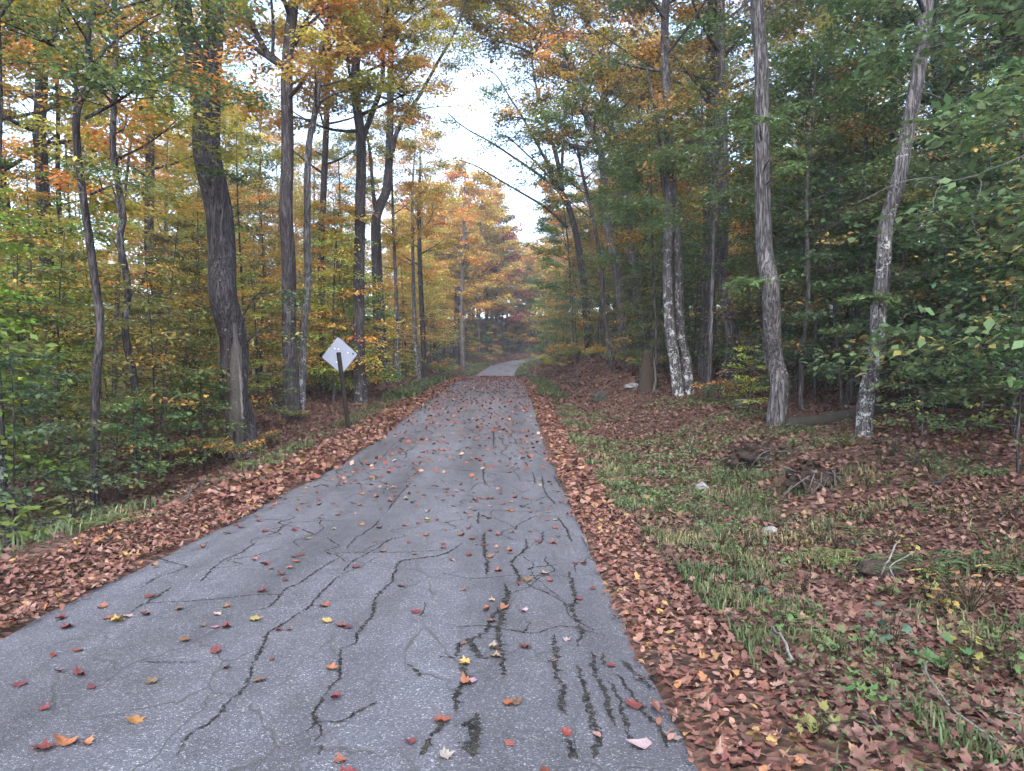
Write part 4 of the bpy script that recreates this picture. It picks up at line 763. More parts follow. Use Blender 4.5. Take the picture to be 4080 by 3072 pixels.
# ---------------------------------------------------------------- sign
sd = float(on_ground(753, 931)[1]); sb = P(753, 931, sd); sb[2] = Hs(sb[0], sd); st = P(731, 761, sd)
sign = thing('road_sign', tuple(sb), 0, 'diamond road sign seen from its bare metal back on a leaning dark post', 'road sign'); LAND.append((sb[0] / sd * FPX + CX, 'road sign'))
a = Acc(); ax = (st - sb) / np.linalg.norm(st - sb); sx = np.array([1.0, 0, 0]) - ax * ax[0]; sx /= np.linalg.norm(sx); sy = np.cross(ax, sx)
prof = [(1.3 * x, 1.2 * y) for x, y in [(-.042, -.018), (-.026, -.018), (-.018, .012), (.018, .012), (.026, -.018), (.042, -.018), (.042, -.010), (.032, -.010), (.022, .022), (-.022, .022), (-.032, -.010), (-.042, -.010)]]
h = np.linalg.norm(st - sb); V = []
for z in (-.3, h): V += [sx * x - sy * y + ax * z for x, y in prof]
k = np.arange(12); a.add(V, np.stack([k, (k + 1) % 12, (k + 1) % 12 + 12, k + 12], 1)); a.add([V[12 + i] for i in (2, 3, 8, 9)], [[0, 1, 2, 3]]); a.obj('post', M_POST, sign)
pl = [P(729.5, 727, sd), P(771.8, 765, sd), P(738, 808, sd), P(694.5, 771.5, sd)]; ctr = sum(pl) / 4 + (0, .03, 0)
import bmesh
bm = bmesh.new(); vs_ = []
for i in range(4):
    p0 = pl[i] + (0, .03, 0); a1 = pl[i - 1] - pl[i]; a2 = pl[(i + 1) % 4] - pl[i]; a1 = a1 / np.linalg.norm(a1); a2 = a2 / np.linalg.norm(a2); r = .05
    for q in range(5):
        t = q / 4; e = (a1 * r * (1 - t) ** 2 + a2 * r * t ** 2); vs_.append(bm.verts.new(tuple(p0 + e - sb)))
f = bm.faces.new(vs_); r_ = bmesh.ops.extrude_face_region(bm, geom=[f]); bmesh.ops.translate(bm, verts=[v for v in r_['geom'] if isinstance(v, bmesh.types.BMVert)], vec=(0, .004, 0)); bmesh.ops.recalc_face_normals(bm, faces=bm.faces)
me = bpy.data.meshes.new('plate'); bm.to_mesh(me); bm.free(); me.materials.append(M_SIGN); plate = link('plate', me, sign)
def stud(px, py, r, mat, nm):
    c = P((1240 + px * .2641) / 1.8445, (1300 + py * .2641) / 1.8445, sd) - sb + (0, .022, 0); bm = bmesh.new()
    bmesh.ops.create_uvsphere(bm, u_segments=8, v_segments=5, radius=r); bmesh.ops.scale(bm, vec=(1, .5, 1), verts=bm.verts); bmesh.ops.translate(bm, vec=tuple(c), verts=bm.verts)
    me = bpy.data.meshes.new(nm); bm.to_mesh(me); bm.free(); me.materials.append(mat); link(nm, me, plate)
for px, py in ((350, 337), (407, 345), (548, 400), (381, 540), (425, 650)): stud(px, py, .017, M_BOLT, 'rivet')
stud(630, 415, .022, M_POST, 'dent'); stud(420, 395, .014, M_BOLT, 'bolt')

# ---------------------------------------------------------------- stump, log, rocks, root mounds, sticks
def lump(name, p, sx_, sy_, sz_, mat, seed, label, cat, rough=.25, freq=1.8, sub=3, group=None):
    bm = bmesh.new(); bmesh.ops.create_icosphere(bm, subdivisions=sub, radius=1)
    for v in bm.verts:
        n_ = mnoise.fractal(v.co * freq + Vector((seed * 7.1, seed, 0)), .8, 2.0, 4); v.co *= 1 + rough * n_; v.co.x *= sx_; v.co.y *= sy_; v.co.z *= sz_
    me = bpy.data.meshes.new(name); bm.to_mesh(me); bm.free(); me.materials.append(mat)
    for q in me.polygons: q.use_smooth = name != 'rock'
    o = link(name, me); o.location = p; return tag(o, label, cat, group)
for (px, py, w, hh, lab) in [(1520, 1062, 34, 20, 'blocky grey rock in the leaf-filled ditch on the right'), (1670, 1160, 36, 20, 'flat mossy grey rock among herbs at the right'), (1368, 838, 34, 12, 'long low lichened rock beside the old stump'), (1298, 866, 34, 24, 'dark mossy rock on the right verge before the stump'), (1988, 1100, 12, 8, 'small pale stone on the leaves at the right')]:
    q = on_ground(px, py); m_ = q[1] / K / FPX
    lump('rock', (q[0], q[1] + .1, q[2] + hh * m_ * .25), w * m_ * .5, w * m_ * .42, hh * m_ * .62, M_DARKROCK if 'dark' in lab else M_ROCK, px, lab, 'rock', .42, 1.1)
q = on_ground(1400, 845); q[2] = Hs(q[0], q[1]); stump = thing('stump', tuple(q), 0, 'dark rotting stump with a ragged top beside the twin stems', 'stump'); LAND.append((1400 / K, 'rotten stump'))
g = np.random.default_rng(9); a = Acc(); m_ = q[1] / K / FPX; hgt = 66 * m_; nz, ng = 12, 26; V = []
for i in range(nz):
    f = i / (nz - 1)
    for j in range(ng):
        th = j / ng * 6.2832; r = 19 * m_ * (1.25 - .45 * f ** .5) * (1 + .12 * math.sin(3 * th + 1) + .07 * math.sin(7 * th + f * 3) + .04 * g.normal()); z = hgt * f * (1 + (.25 * math.sin(2 * th) + .15 * g.normal()) * (f > .85)) - .15 * (f == 0)
        V.append((r * math.cos(th), r * math.sin(th), z))
for j in range(ng): V.append((V[(nz - 1) * ng + j][0] * .6, V[(nz - 1) * ng + j][1] * .6, hgt * .55))
k = (np.arange(nz)[:, None] * ng + np.arange(ng)[None]).ravel(); k2 = (np.arange(nz)[:, None] * ng + (np.arange(ng) + 1)[None] % ng).ravel(); a.add(V, np.stack([k, k2, k2 + ng, k + ng], 1)); a.obj('stump_wood', M_ROT, stump, smooth=True)
a = Acc(); tube(a, spline([(.1, -.4, -.05), (.18, -.38, .4), (.14, -.3, .95), (.2, -.26, 1.1)], 12), np.linspace(.06, .02, 12), 6, g, .2); a.obj('splinter', M_DEADWOOD, stump)

def stick(pts, r, mat, label, cat='stick', name='stick', group=None, seg=6, rough=.1):
    pts = np.array(pts); b = pts[0].copy(); n_ = max(8, int(np.linalg.norm(np.diff(pts, axis=0), axis=1).sum() / .08)); a = Acc(); rad_ = np.linspace(r[0], r[1], n_); rad_[0] *= .08; jt = np.random.default_rng(int(abs(b[1]) * 977)); kink = (0 if r[0] > .1 else 1) * np.repeat(jt.normal(0, r[0] * .9, (n_ // 3 + 1, 3)), 3, 0)[:n_]; tube(a, spline(pts - b, n_) + kink, rad_, seg, np.random.default_rng(int(abs(b[0]) * 1000)), rough)
    o = a.obj(name, mat, smooth=True); o.location = tuple(b); return tag(o, label, cat, group)
def gp(px, py, lift=.02): q = on_ground(px, py); q[2] += lift; return q
l0, l1 = P(1700, 935, 15.6), P(2110, 920, 16.6)
lp = [np.array([x, y, Hs(x, y) + .06]) for x, y in zip(np.linspace(l0[0], l1[0], 6), np.linspace(l0[1], l1[1], 6) + np.array([0, .05, -.03, .06, 0, .1]))]
stick(lp, (.17, .13), M_MOSSLOG, 'mossy fallen log lying behind the spotted birch', 'log', 'fallen_log', seg=14, rough=.07)
stick([P(2212, 985, 11), P(2090, 1030, 10.5), P(2010, 1070, 10)], (.035, .012), M_DEADWOOD, 'dark leaning dead branch at the far right') if False else None
stick([gp(1665, 1388, .10), gp(1690, 1425, .09), gp(1716, 1455, .05)], (.008, .010), M_PALESTICK, 'short white stick lying in the grass at the right')
stick([gp(1985, 1440, .06), gp(2042, 1548, .05), gp(2110, 1600, .04), gp(2195, 1662, .03)], (.006, .008), M_PALESTICK, 'long pale stick in the lower right corner')
stick([gp(1838, 1561, .04), gp(1880, 1590, .08), gp(1905, 1605, .03)], (.004, .003), M_DEADWOOD, 'short curved twig in the grass at the lower right')
stick([gp(1920, 1602, .04), gp(1925, 1580, .10), gp(1945, 1560, .08), gp(1990, 1545, .05)], (.0035, .0025), M_DEADWOOD, 'hooked thin twig standing in the grass at lower right')
stick([gp(2150, 1560, .05), gp(2190, 1575, .05), gp(2212, 1580, .05)], (.006, .005), M_PALESTICK, 'pale stick at the right edge near the corner')
stick([gp(1580, 880, .05), gp(1610, 878, .06), gp(1640, 876, .05)], (.045, .03), M_PALESTICK, 'whitish rotten branch lying left of the silvery trunk')
stick([P(1938, 1252, 5.4), P(1925, 1222, 5.6), P(1975, 1195, 5.9)], (.006, .005), M_PALESTICK, 'thin grey stick leaning on the rotten hollow')
stick([gp(1905, 1260, .04), gp(1930, 1228, .15), gp(1945, 1208, .16)], (.009, .008), M_PALESTICK, 'thicker grey stick propped on the rotten hollow')
stick([gp(560, 893, .02), gp(590, 880, .12), gp(617, 866, .25)], (.02, .012), M_PALESTICK, 'bent pale branch on leaves left of the lichened pair')
stick([gp(660, 850, .2), gp(690, 858, .12), gp(712, 870, .04)], (.018, .012), M_PALESTICK, 'pale fallen branch between the lichened pair and the sign')
stick([gp(395, 1095, .05), gp(425, 1062, .08), gp(450, 1045, .1)], (.014, .008), M_DEADWOOD, 'grey stick on the leafy slope below the split trunk')
stick([gp(625, 975, .03), gp(640, 962, .05), gp(652, 955, .03)], (.010, .006), M_PALESTICK, 'small crooked pale twig right of the split trunk')
stick([gp(1940, 978, .02), P(1945, 990, 12.6), gp(1948, 1008, .02)], (.016, .01), M_PALESTICK, 'small upright pale twig right of the spotted birch')
stick([gp(1490, 985, .02), gp(1495, 970, .1), gp(1497, 960, .16)], (.02, .012), M_PALESTICK, 'short pale stub sticking up from the leafy bank')
# root mounds dug out of the bank
def root_mound(px, py, w, hh, seed, label):
    q = on_ground(px, py); m_ = q[1] / K / FPX; g = np.random.default_rng(seed); root = thing('root_mound', (q[0], q[1] + .25, q[2]), 0, label, 'root mound')
    o = lump('soil', (0, 0, hh * m_ * .25), w * m_ * .5, w * m_ * .42, hh * m_ * .95, M_SOIL, seed, None, None, .42, 2.4, 5); o.parent = root
    for i in range(30):
        az = g.uniform(math.pi, 2 * math.pi); b = np.array([math.cos(az) * w * m_ * .42, math.sin(az) * w * m_ * .36, hh * m_ * g.uniform(.2, .85)])
        e = b + np.array([g.normal(0, .22), -abs(g.normal(.1, .1)), -g.uniform(0, .4)]); a = Acc(); tube(a, spline([b, (b + e) / 2 + g.normal(0, .05, 3), e], 7), np.linspace(.014, .004, 7), 5, g, .2); a.obj('root', M_DEADWOOD, root)
    al = Acc(); n_ = 700; th = g.uniform(0, 6.28, n_); rr = np.sqrt(g.uniform(0, 1, n_)); c = np.stack([rr * np.cos(th) * w * m_ * .5, rr * np.sin(th) * w * m_ * .4 + .05, hh * m_ * (.2 + 1.0 * np.sqrt(1 - rr ** 2 * .9))], 1) + g.normal(0, .05, (n_, 3)); leaf_cloud(al, c, .075, g, .4, .1, .4); tag(al.obj('leaf_cap', M_FLOOR, root, attrs=True), kind='stuff')
root_mound(1640, 1008, 120, 40, 3, 'dark tangled root mound below the silvery trunk'); root_mound(1775, 1058, 105, 48, 4, 'hollow root mound with dangling roots below the spotted birch')
hol = on_ground(1905, 1262); lump('rotten_log', (hol[0] + .1, hol[1] + .2, hol[2] + .03), .20, .14, .10, M_ROT, 12, 'black rotten log half buried among herbs at the right', 'rotten log', .5, 2.0)
# dead branches of a bare tree standing just outside the right edge
dd = 8.5; bp = np.array([7.3, dd, Hs(7.3, dd)]); dead = thing('dead_sapling', tuple(bp), 0, 'pale bare dead branch reaching in from the right edge', 'dead tree')
def dpart(nm, pts, w):
    q = np.array([P(x, y, dd + z) for x, y, z in pts]) - bp; n_ = 22; g = np.random.default_rng(int(pts[0][0] + pts[0][1])); a = Acc(); tube(a, spline(q, n_) + g.normal(0, .006, (n_, 3)), np.linspace(w[0], w[1], n_) / 2, 6, g, .08); a.obj(nm, M_PALESTICK, dead, smooth=True)
a = Acc(); tube(a, spline([(0, 0, -.2), (.05, 0, 1.2), (-.05, .05, 2.6), (.1, 0, 3.8), (.15, .1, 5.5)], 24), np.linspace(.05, .012, 24), 8, np.random.default_rng(2), .06); a.obj('trunk', M_DEADWOOD, dead, smooth=True)
dpart('limb', [(2500, 250, 0), (2330, 290, 0), (2212, 335, 0), (2110, 380, .1), (2040, 392, .2), (1990, 385, .3), (1930, 400, .4), (1850, 440, .6)], (.032, .008))
dpart('twig', [(2030, 393, .2), (2020, 420, .2), (2010, 455, .2), (1985, 490, .2), (1975, 500, .2)], (.014, .006)); dpart('twig', [(2105, 373, .1), (2118, 400, .1), (2105, 440, .1), (2098, 470, .1), (2115, 520, .1)], (.014, .006)); dpart('twig', [(2110, 442, .1), (2125, 450, .1), (2130, 462, .1)], (.008, .004)); dpart('twig', [(1985, 490, .2), (2005, 495, .2), (2015, 498, .2)], (.007, .003))

# ---------------------------------------------------------------- fallen leaves
MAPLE = np.array([(0, -.36), (.16, -.40), (.46, -.34), (.42, -.13), (.70, .08), (.48, .17), (.42, .40), (.22, .34), (0, .72), (-.22, .34), (-.42, .40), (-.48, .17), (-.70, .08), (-.42, -.13), (-.46, -.34), (-.16, -.40)])
OVAL = np.array([(0, -.55), (.2, -.35), (.3, 0), (.2, .35), (0, .6), (-.2, .35), (-.3, 0), (-.2, -.35)])
def leaf_mesh(seed, out, curl):
    g = np.random.default_rng(seed); o = out * (1 + g.normal(0, .08, out.shape)); c1, c2, c3 = curl * g.normal(1, .4), curl * g.normal(0, .6), curl * g.normal(0, .5); n = len(o)
    inner = o * .45; V = np.vstack([[(0, 0)], inner, o]); z = c1 * V[:, 0] ** 2 + c2 * V[:, 1] ** 2 + c3 * V[:, 0] * V[:, 1] + .06 * curl * g.normal(0, 1, len(V)); z -= z.min()
    k = np.arange(n); a = Acc(); a.add(np.column_stack([V, z]), np.stack([np.zeros(n, int), 1 + k, 1 + (k + 1) % n], 1)); me_f = np.stack([1 + k, 1 + n + k, 1 + n + (k + 1) % n, 1 + (k + 1) % n], 1); a.f[4].append(me_f); a.a[4].append(np.zeros((n, 2)))
    if out is MAPLE or out is OVAL: a.add([(-.012, -.3, .02), (.012, -.3, .02), (.05, -.85, .10), (.03, -.85, .10)], [[0, 1, 2, 3]])
    return a.mesh('fallen_leaf', M_FALLEN, smooth=True)
LM = [leaf_mesh(i, MAPLE, c) for i, c in enumerate((.4, .6, .8, .3, 1.0, .6))] + [leaf_mesh(20, OVAL, .9), leaf_mesh(21, OVAL, 1.5)]
FC = [('dark red', (.085, .022, .019)), ('russet', (.135, .050, .028)), ('brown', (.10, .052, .034)), ('tan', (.17, .115, .085)), ('orange', (.17, .075, .030)), ('pale pinkish', (.20, .145, .125)), ('yellow', (.22, .155, .045)), ('crimson', (.095, .020, .020))]
FP = np.array([.31, .25, .18, .07, .07, .03, .025, .065])
rl = np.random.default_rng(21); cand = []
def dens(y): return np.interp(y, [2.5, 5, 8, 12, 18, 30, 44, 54, 57, 62], [5.0, 7, 10, 13, 16, 19, 26, 50, 55, 5])
y = 2.75
while y < 58:
    st_ = .1; n_ = rl.poisson(dens(y) * 5.6 * st_)
    for _ in range(n_):
        t = rl.uniform(-1.95, 1.95)
        if y < 9 and t < .3 and rl.uniform() < .25: continue
        if float(vnoise(t, y, 1.3, 71)) + .5 * float(vnoise(t, y, 4, 72)) < rl.uniform(-.55, .05): continue
        yy = y + rl.uniform(0, st_); c = float(np.interp(yy, RS, ROAD[:, 0])); cand.append((c + t, yy))
    y += st_
cand = [(x, y) for x, y in cand if abs(FPX * x / y) < 520]; cand.sort(key=lambda q: q[1])
BIG = [(2590 / 3.69 * 0 + 1070, 1440, 3), (600, 1375, 7), (715, 1475, 4), (1322, 1455, 0), (1370, 1535, 7), (1290, 1615, 3), (960, 1650, 5), (140, 1633, 4), (185, 1648, 4), (1005, 1455, 6), (1130, 1332, 5), (130, 1350, 0), (145, 1363, 0), (1420, 1550, 0), (1098, 1546, 1), (955, 1580, 1), (548, 1360, 6), (272, 1350, 5), (250, 1358, 6), (1380, 1642, 5), (1455, 1610, 3)]
fixed = [(on_ground(px, py)[:2], c) for px, py, c in BIG]
lv = []; 
for i, ((x, yy), c) in enumerate(fixed): lv.append((x, yy, c, 1.08))
for (x, yy) in cand[:300 - len(lv)]: lv.append((x, yy, int(rl.choice(8, p=FP)), 1.0))
for (x, yy, c, sz) in lv:
    k = int(rl.choice(8, p=[.17, .17, .17, .12, .12, .13, .07, .05])); nm = 'maple' if k < 6 else 'oval'; s = sz * rl.uniform(.036, .068) * (1.1 if k < 6 else 1.25)
    o = link('fallen_leaf', LM[k], None, (*jit(FC[c][1], .12), 1)); o.scale = (s, s, s); o.location = (x, yy, road_surf(x, yy) + .006); o.rotation_euler = (rl.normal(0, .12), rl.normal(0, .12), rl.uniform(0, 6.28))
    tag(o, None, 'leaf', 'leaves scattered on the asphalt'); AUTO.append((o, FC[c][0] + ' ' + nm + ' leaf', x, yy, 'leaf'))
def leaf_fans(acc, C, size, rng, out=MAPLE, tilt=.35):
    """many lobed leaves, each a small curled fan"""
    n = len(C); m = len(out)
    if not n: return
    size = size * rng.uniform(.7, 1.3, n); ph = rng.uniform(0, 6.28, n); cu = rng.normal(.25, .55, n); o = out[None] * (1 + rng.normal(0, .12, (n, m, 2)))
    x = o[..., 0] * np.cos(ph)[:, None] - o[..., 1] * np.sin(ph)[:, None]; y_ = o[..., 0] * np.sin(ph)[:, None] + o[..., 1] * np.cos(ph)[:, None]; z = cu[:, None] * o[..., 0] ** 2 + rng.normal(0, .4, n)[:, None] * o[..., 1] ** 2 + x * rng.normal(0, tilt, n)[:, None] + y_ * rng.normal(0, tilt, n)[:, None]
    V = np.concatenate([np.zeros((n, 1, 3)), np.stack([x, y_, z], -1)], 1) * size[:, None, None] + C[:, None]
    k = np.arange(m); F = np.stack([np.zeros(m, int), 1 + k, 1 + (k + 1) % m], 1)[None] + (np.arange(n) * (m + 1))[:, None, None]
    acc.add(V.reshape(-1, 3), F.reshape(-1, 3), np.repeat(rng.uniform(0, 1, n), m))
rest = np.array([(x, y_, road_surf(x, y_) + .012) for x, y_ in cand[300 - len(fixed):]])
a = Acc(); leaf_cloud(a, rest, .100, rl, .42, -.1, .42); tag(a.obj('scattered_leaves', M_ROADLEAF, attrs=True), 'dead leaves scattered over the road towards the crest', 'leaves', kind='stuff')

def strip(t0, t1, s0, s1, per, rng, pile=.035, edge=.25, seed=0, keep=None):
    n = int((t1 - t0) * (s1 - s0) * per); t = rng.uniform(t0 - edge, t1 + edge, n); s = rng.uniform(s0, s1, n)
    nz_ = vnoise(s, t, 1.1, seed + 3) * .45 + vnoise(s, t, 4.0, seed + 5) * .3; ok = (t > t0 + nz_ * edge * 2) & (t < t1 + nz_ * edge * 2); t, s = t[ok], s[ok]
    cx_ = np.interp(s, RS, ROAD[:, 0]); cyy = np.interp(s, RS, ROAD[:, 1]); tx = np.interp(s, RS, RT[:, 0]); ty = np.interp(s, RS, RT[:, 1]); x = cx_ + ty * t; y_ = cyy - tx * t
    v = (np.abs(FPX * x / np.maximum(y_, .5)) < 760) & (y_ > 2.0); x, y_, t = x[v], y_[v], t[v]
    if keep is not None: v = keep(x, y_, rng); x, y_, t = x[v], y_[v], t[v]
    z = np.maximum(H(x, y_), np.where(np.abs(t) < HW, road_z(y_) + .01, -9)) + rng.uniform(.004, pile, len(x))
    return np.column_stack([x, y_, z])
al = Acc(); rr_ = np.random.default_rng(31)
for (t0, t1) in ((2.06, 2.62), (-2.85, -1.95)):
    leaf_fans(al, strip(t0, t1, 2.3, 9, 560, rr_), .040, rr_); leaf_fans(al, strip(t0, t1, 2.3, 9, 420, rr_), .046, rr_, OVAL); e0 = .12 if t0 > 0 else -.12; leaf_fans(al, strip(min(t0, t0 - e0) if t0 > 0 else t1 - .1, t0 + .2 if t0 > 0 else t1 + .1, 2.3, 10, 380, rr_, .03, .1), .042, rr_, OVAL); C = strip(t0, t1, 9, 24, 520, rr_); leaf_cloud(al, C, .095, rr_, .4, 0, .42); C = strip(t0, t1, 24, 57, 260, rr_); leaf_cloud(al, C, .13, rr_, .35, 0, .42)
C = strip(-3.6, -2.0, 75, 116, 60, rr_); leaf_cloud(al, C, .2, rr_, .3, 0, .42)
tag(al.obj('leaf_litter', M_LITTER, attrs=True), 'drifts of russet fallen leaves along both road edges', 'leaves', kind='stuff')
al = Acc()
thin = lambda p: (lambda x, y_, r: r.uniform(0, 1, len(x)) < p + .5 * vnoise(x, y_, .9, 12))
leaf_fans(al, strip(2.5, 4.2, 2.3, 9, 640, rr_, .05, .3, 2, thin(.85)), .044, rr_); leaf_fans(al, strip(4.2, 8.0, 2.3, 9, 430, rr_, .05, .3, 2, thin(.9)), .044, rr_); leaf_cloud(al, strip(2.7, 11, 8, 26, 165, rr_, .05, .3, 2, thin(.8)), .085, rr_, .45, 0, .42); leaf_cloud(al, strip(2.5, 12, 26, 60, 60, rr_, .06, .3, 3), .14, rr_, .4, 0, .42); leaf_cloud(al, strip(2.3, 9, 56, 112, 30, rr_, .06, .3, 3), .2, rr_, .4, 0, .42)
leaf_fans(al, strip(-6, -3.0, 4, 9, 130, rr_, .05, .3, 4), .042, rr_); leaf_cloud(al, strip(-13, -3.0, 8, 28, 130, rr_, .05, .3, 4), .085, rr_, .45, 0, .42); leaf_cloud(al, strip(-12, -2.8, 28, 62, 40, rr_, .06, .3, 5), .14, rr_, .4, 0, .42)
leaf_cloud(al, strip(-9, -2.6, 62, 125, 22, rr_, .06, .3, 6), .2, rr_, .4, 0, .42)
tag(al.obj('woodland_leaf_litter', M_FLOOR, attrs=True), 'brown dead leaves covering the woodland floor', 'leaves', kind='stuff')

# ---------------------------------------------------------------- grass, herbs, ferns
def grass(C, hgt, rng, acc, w=.0055):
    n = len(C); h_ = hgt * rng.uniform(.5, 1.4, n); az = rng.uniform(0, 6.28, n); ln = rng.uniform(.25, .95, n); d = np.stack([np.cos(az), np.sin(az), 0 * az], 1); sdv = np.stack([-np.sin(az), np.cos(az), 0 * az], 1) * w
    p1 = C + d * (h_ * ln * .25)[:, None] + np.array([0, 0, 1]) * (h_ * .55)[:, None]; p2 = C + d * (h_ * ln * .85)[:, None] + np.array([0, 0, 1]) * (h_ * (.98 - .35 * ln))[:, None]
    V = np.stack([C - sdv, C + sdv, p1 + sdv * .75, p1 - sdv * .75, p2], 1); b = np.arange(n)[:, None] * 5
    r = rng.uniform(0, 1, n); c = np.clip(.5 + vnoise(C[:, 0], C[:, 1], 1.5, 21) * 1.2 + rng.normal(0, .15, n), 0, 1)
    acc.add(V.reshape(-1, 3), np.concatenate([b + np.array([0, 1, 2, 3])]), r, c); acc.f[3].append((b + np.array([3, 2, 4])) + acc.n - len(V.reshape(-1, 3))); acc.a[3].append(np.stack([r, c], 1))
clump = lambda thr, f: (lambda x, y_, r: vnoise(x, y_, f, 41) + .35 * vnoise(x, y_, f * 3, 42) + .08 * r.normal(0, 1, len(x)) > thr)
ag = Acc(); rq = np.random.default_rng(51)
grass(strip(2.55, 3.5, 2.2, 12, 2300, rq, .005, .2, 7, clump(.13, 2.6)), .10, rq, ag); grass(strip(2.6, 3.5, 12, 30, 900, rq, .005, .2, 8, clump(.16, 1.9)), .11, rq, ag, .009); grass(strip(2.4, 3.6, 30, 62, 320, rq, .005, .2, 9, clump(-.1, .8)), .22, rq, ag, .02)
grass(strip(3.4, 6.0, 2.2, 14, 700, rq, .005, .4, 10, clump(.14, 1.7)), .12, rq, ag)
grass(strip(-3.6, -2.9, 6, 28, 420, rq, .005, .25, 11, clump(.02, 1.0)), .16, rq, ag, .008); grass(strip(-3.7, -2.6, 28, 62, 420, rq, .005, .3, 12, clump(-.25, .8)), .24, rq, ag, .02); grass(strip(-3.4, -2.1, 62, 100, 160, rq, .005, .3, 13), .3, rq, ag, .035); grass(strip(2.1, 3.3, 62, 100, 120, rq, .005, .3, 14), .3, rq, ag, .035)
o = tag(ag.obj('grass', M_GRASS, attrs=True), 'tufts of green and straw-coloured grass on the road verges', 'grass', kind='stuff'); o.color = (.052, .076, .029, .32)
gc = Acc(); rz_ = np.random.default_rng(61)
C = strip(2.55, 4.6, 2.3, 11, 700, rz_, .12, .3, 15, clump(-.10, 1.1)); leaf_fans(gc, C, .022, rz_, OVAL, .35); C = strip(4.4, 7.5, 2.3, 11, 420, rz_, .10, .3, 15, clump(.02, 1.1)); leaf_fans(gc, C, .024, rz_, OVAL, .35); gc2 = strip(2.6, 7.5, 9, 24, 300, rz_, .12, .3, 16, clump(.10, .9)); leaf_cloud(gc, gc2, .055, rz_, .4, 0, .4); leaf_cloud(gc, strip(-3.9, -2.95, 6, 26, 160, rz_, .08, .3, 17, clump(.05, .9)), .055, rz_, .4, 0, .4)
o = tag(gc.obj('ground_cover', M_HERB, attrs=True), 'low green seedlings and creeping plants carpeting the verge', 'ground cover', kind='stuff'); o.color = (.078, .118, .046, .30)
def herb_mesh(seed, n, h_, ls, out):
    g = np.random.default_rng(seed); a, al = Acc(), Acc()
    for i in range(n):
        az = g.uniform(0, 6.28); e = unit(az, g.uniform(.5, 1.3)) * h_ * g.uniform(.5, 1.1); q = np.array([e * 0, e * .6 + (0, 0, .02), e]); tube(a, spline(q, 5), .0025, 3, cap=False)
        k0 = al.n; leaf_fans(al, e[None], ls, g, out, .4)
    return a.mesh('stalks', M_TWIG), al.mesh('leaves', M_HERB, attrs=True)
HERB = [herb_mesh(71, 16, .17, .030, MAPLE), herb_mesh(72, 22, .22, .034, OVAL), herb_mesh(73, 12, .12, .036, MAPLE), herb_mesh(74, 26, .26, .030, OVAL)]
def fern_mesh(seed, n, ln):
    g = np.random.default_rng(seed); a, al = Acc(), Acc()
    for i in range(n):
        az = i / n * 6.28 + g.normal(0, .3); u = np.linspace(0, 1, 14); L_ = ln * g.uniform(.75, 1.1); q = unit(az, 0) * (L_ * u)[:, None]; q[:, 2] += L_ * (.75 * u - .62 * u ** 2); tube(a, q, .003 * (1.1 - u), 3, cap=False)
        for sgn in (-1, 1):
            c = q[2:]; w_ = L_ * .26 * np.sin(np.linspace(.5, 3.05, 12)) ; n0 = len(c); dv = unit(az + sgn * 1.35, -.05); s_ = unit(az, 0); V = np.stack([c, c + dv * (w_ * .5)[:, None] + s_ * L_ * .028, c + dv * w_[:, None], c + dv * (w_ * .5)[:, None] - s_ * L_ * .028], 1); al.add(V.reshape(-1, 3), np.arange(4 * n0).reshape(n0, 4), g.uniform(0, 1, n0), g.uniform(0, 1))
    return a.mesh('stalks', M_TWIG), al.mesh('fronds', M_HERB, attrs=True)
FERN = [fern_mesh(81, 6, .42), fern_mesh(82, 8, .5)]
def plant(nm, ms, x, y_, s, col, turn, desc, cat, group):
    o = thing(nm, (x, y_, Hs(x, y_)), rg.uniform(0, 6.28), None, cat, group); o.scale = (s, s, s); c0 = link('stalks', ms[0], o, (.10, .09, .05, 0)); c1 = link('fronds' if 'fern' in nm else 'leaves', ms[1], o, (*col, turn)); AUTO.append((o, desc, x, y_, cat))
HC = [((.070, .115, .045), 'green'), ((.105, .145, .05), 'pale green'), ((.18, .165, .05), 'yellowing'), ((.05, .095, .055), 'bluish green'), ((.20, .125, .07), 'wilted tan')]
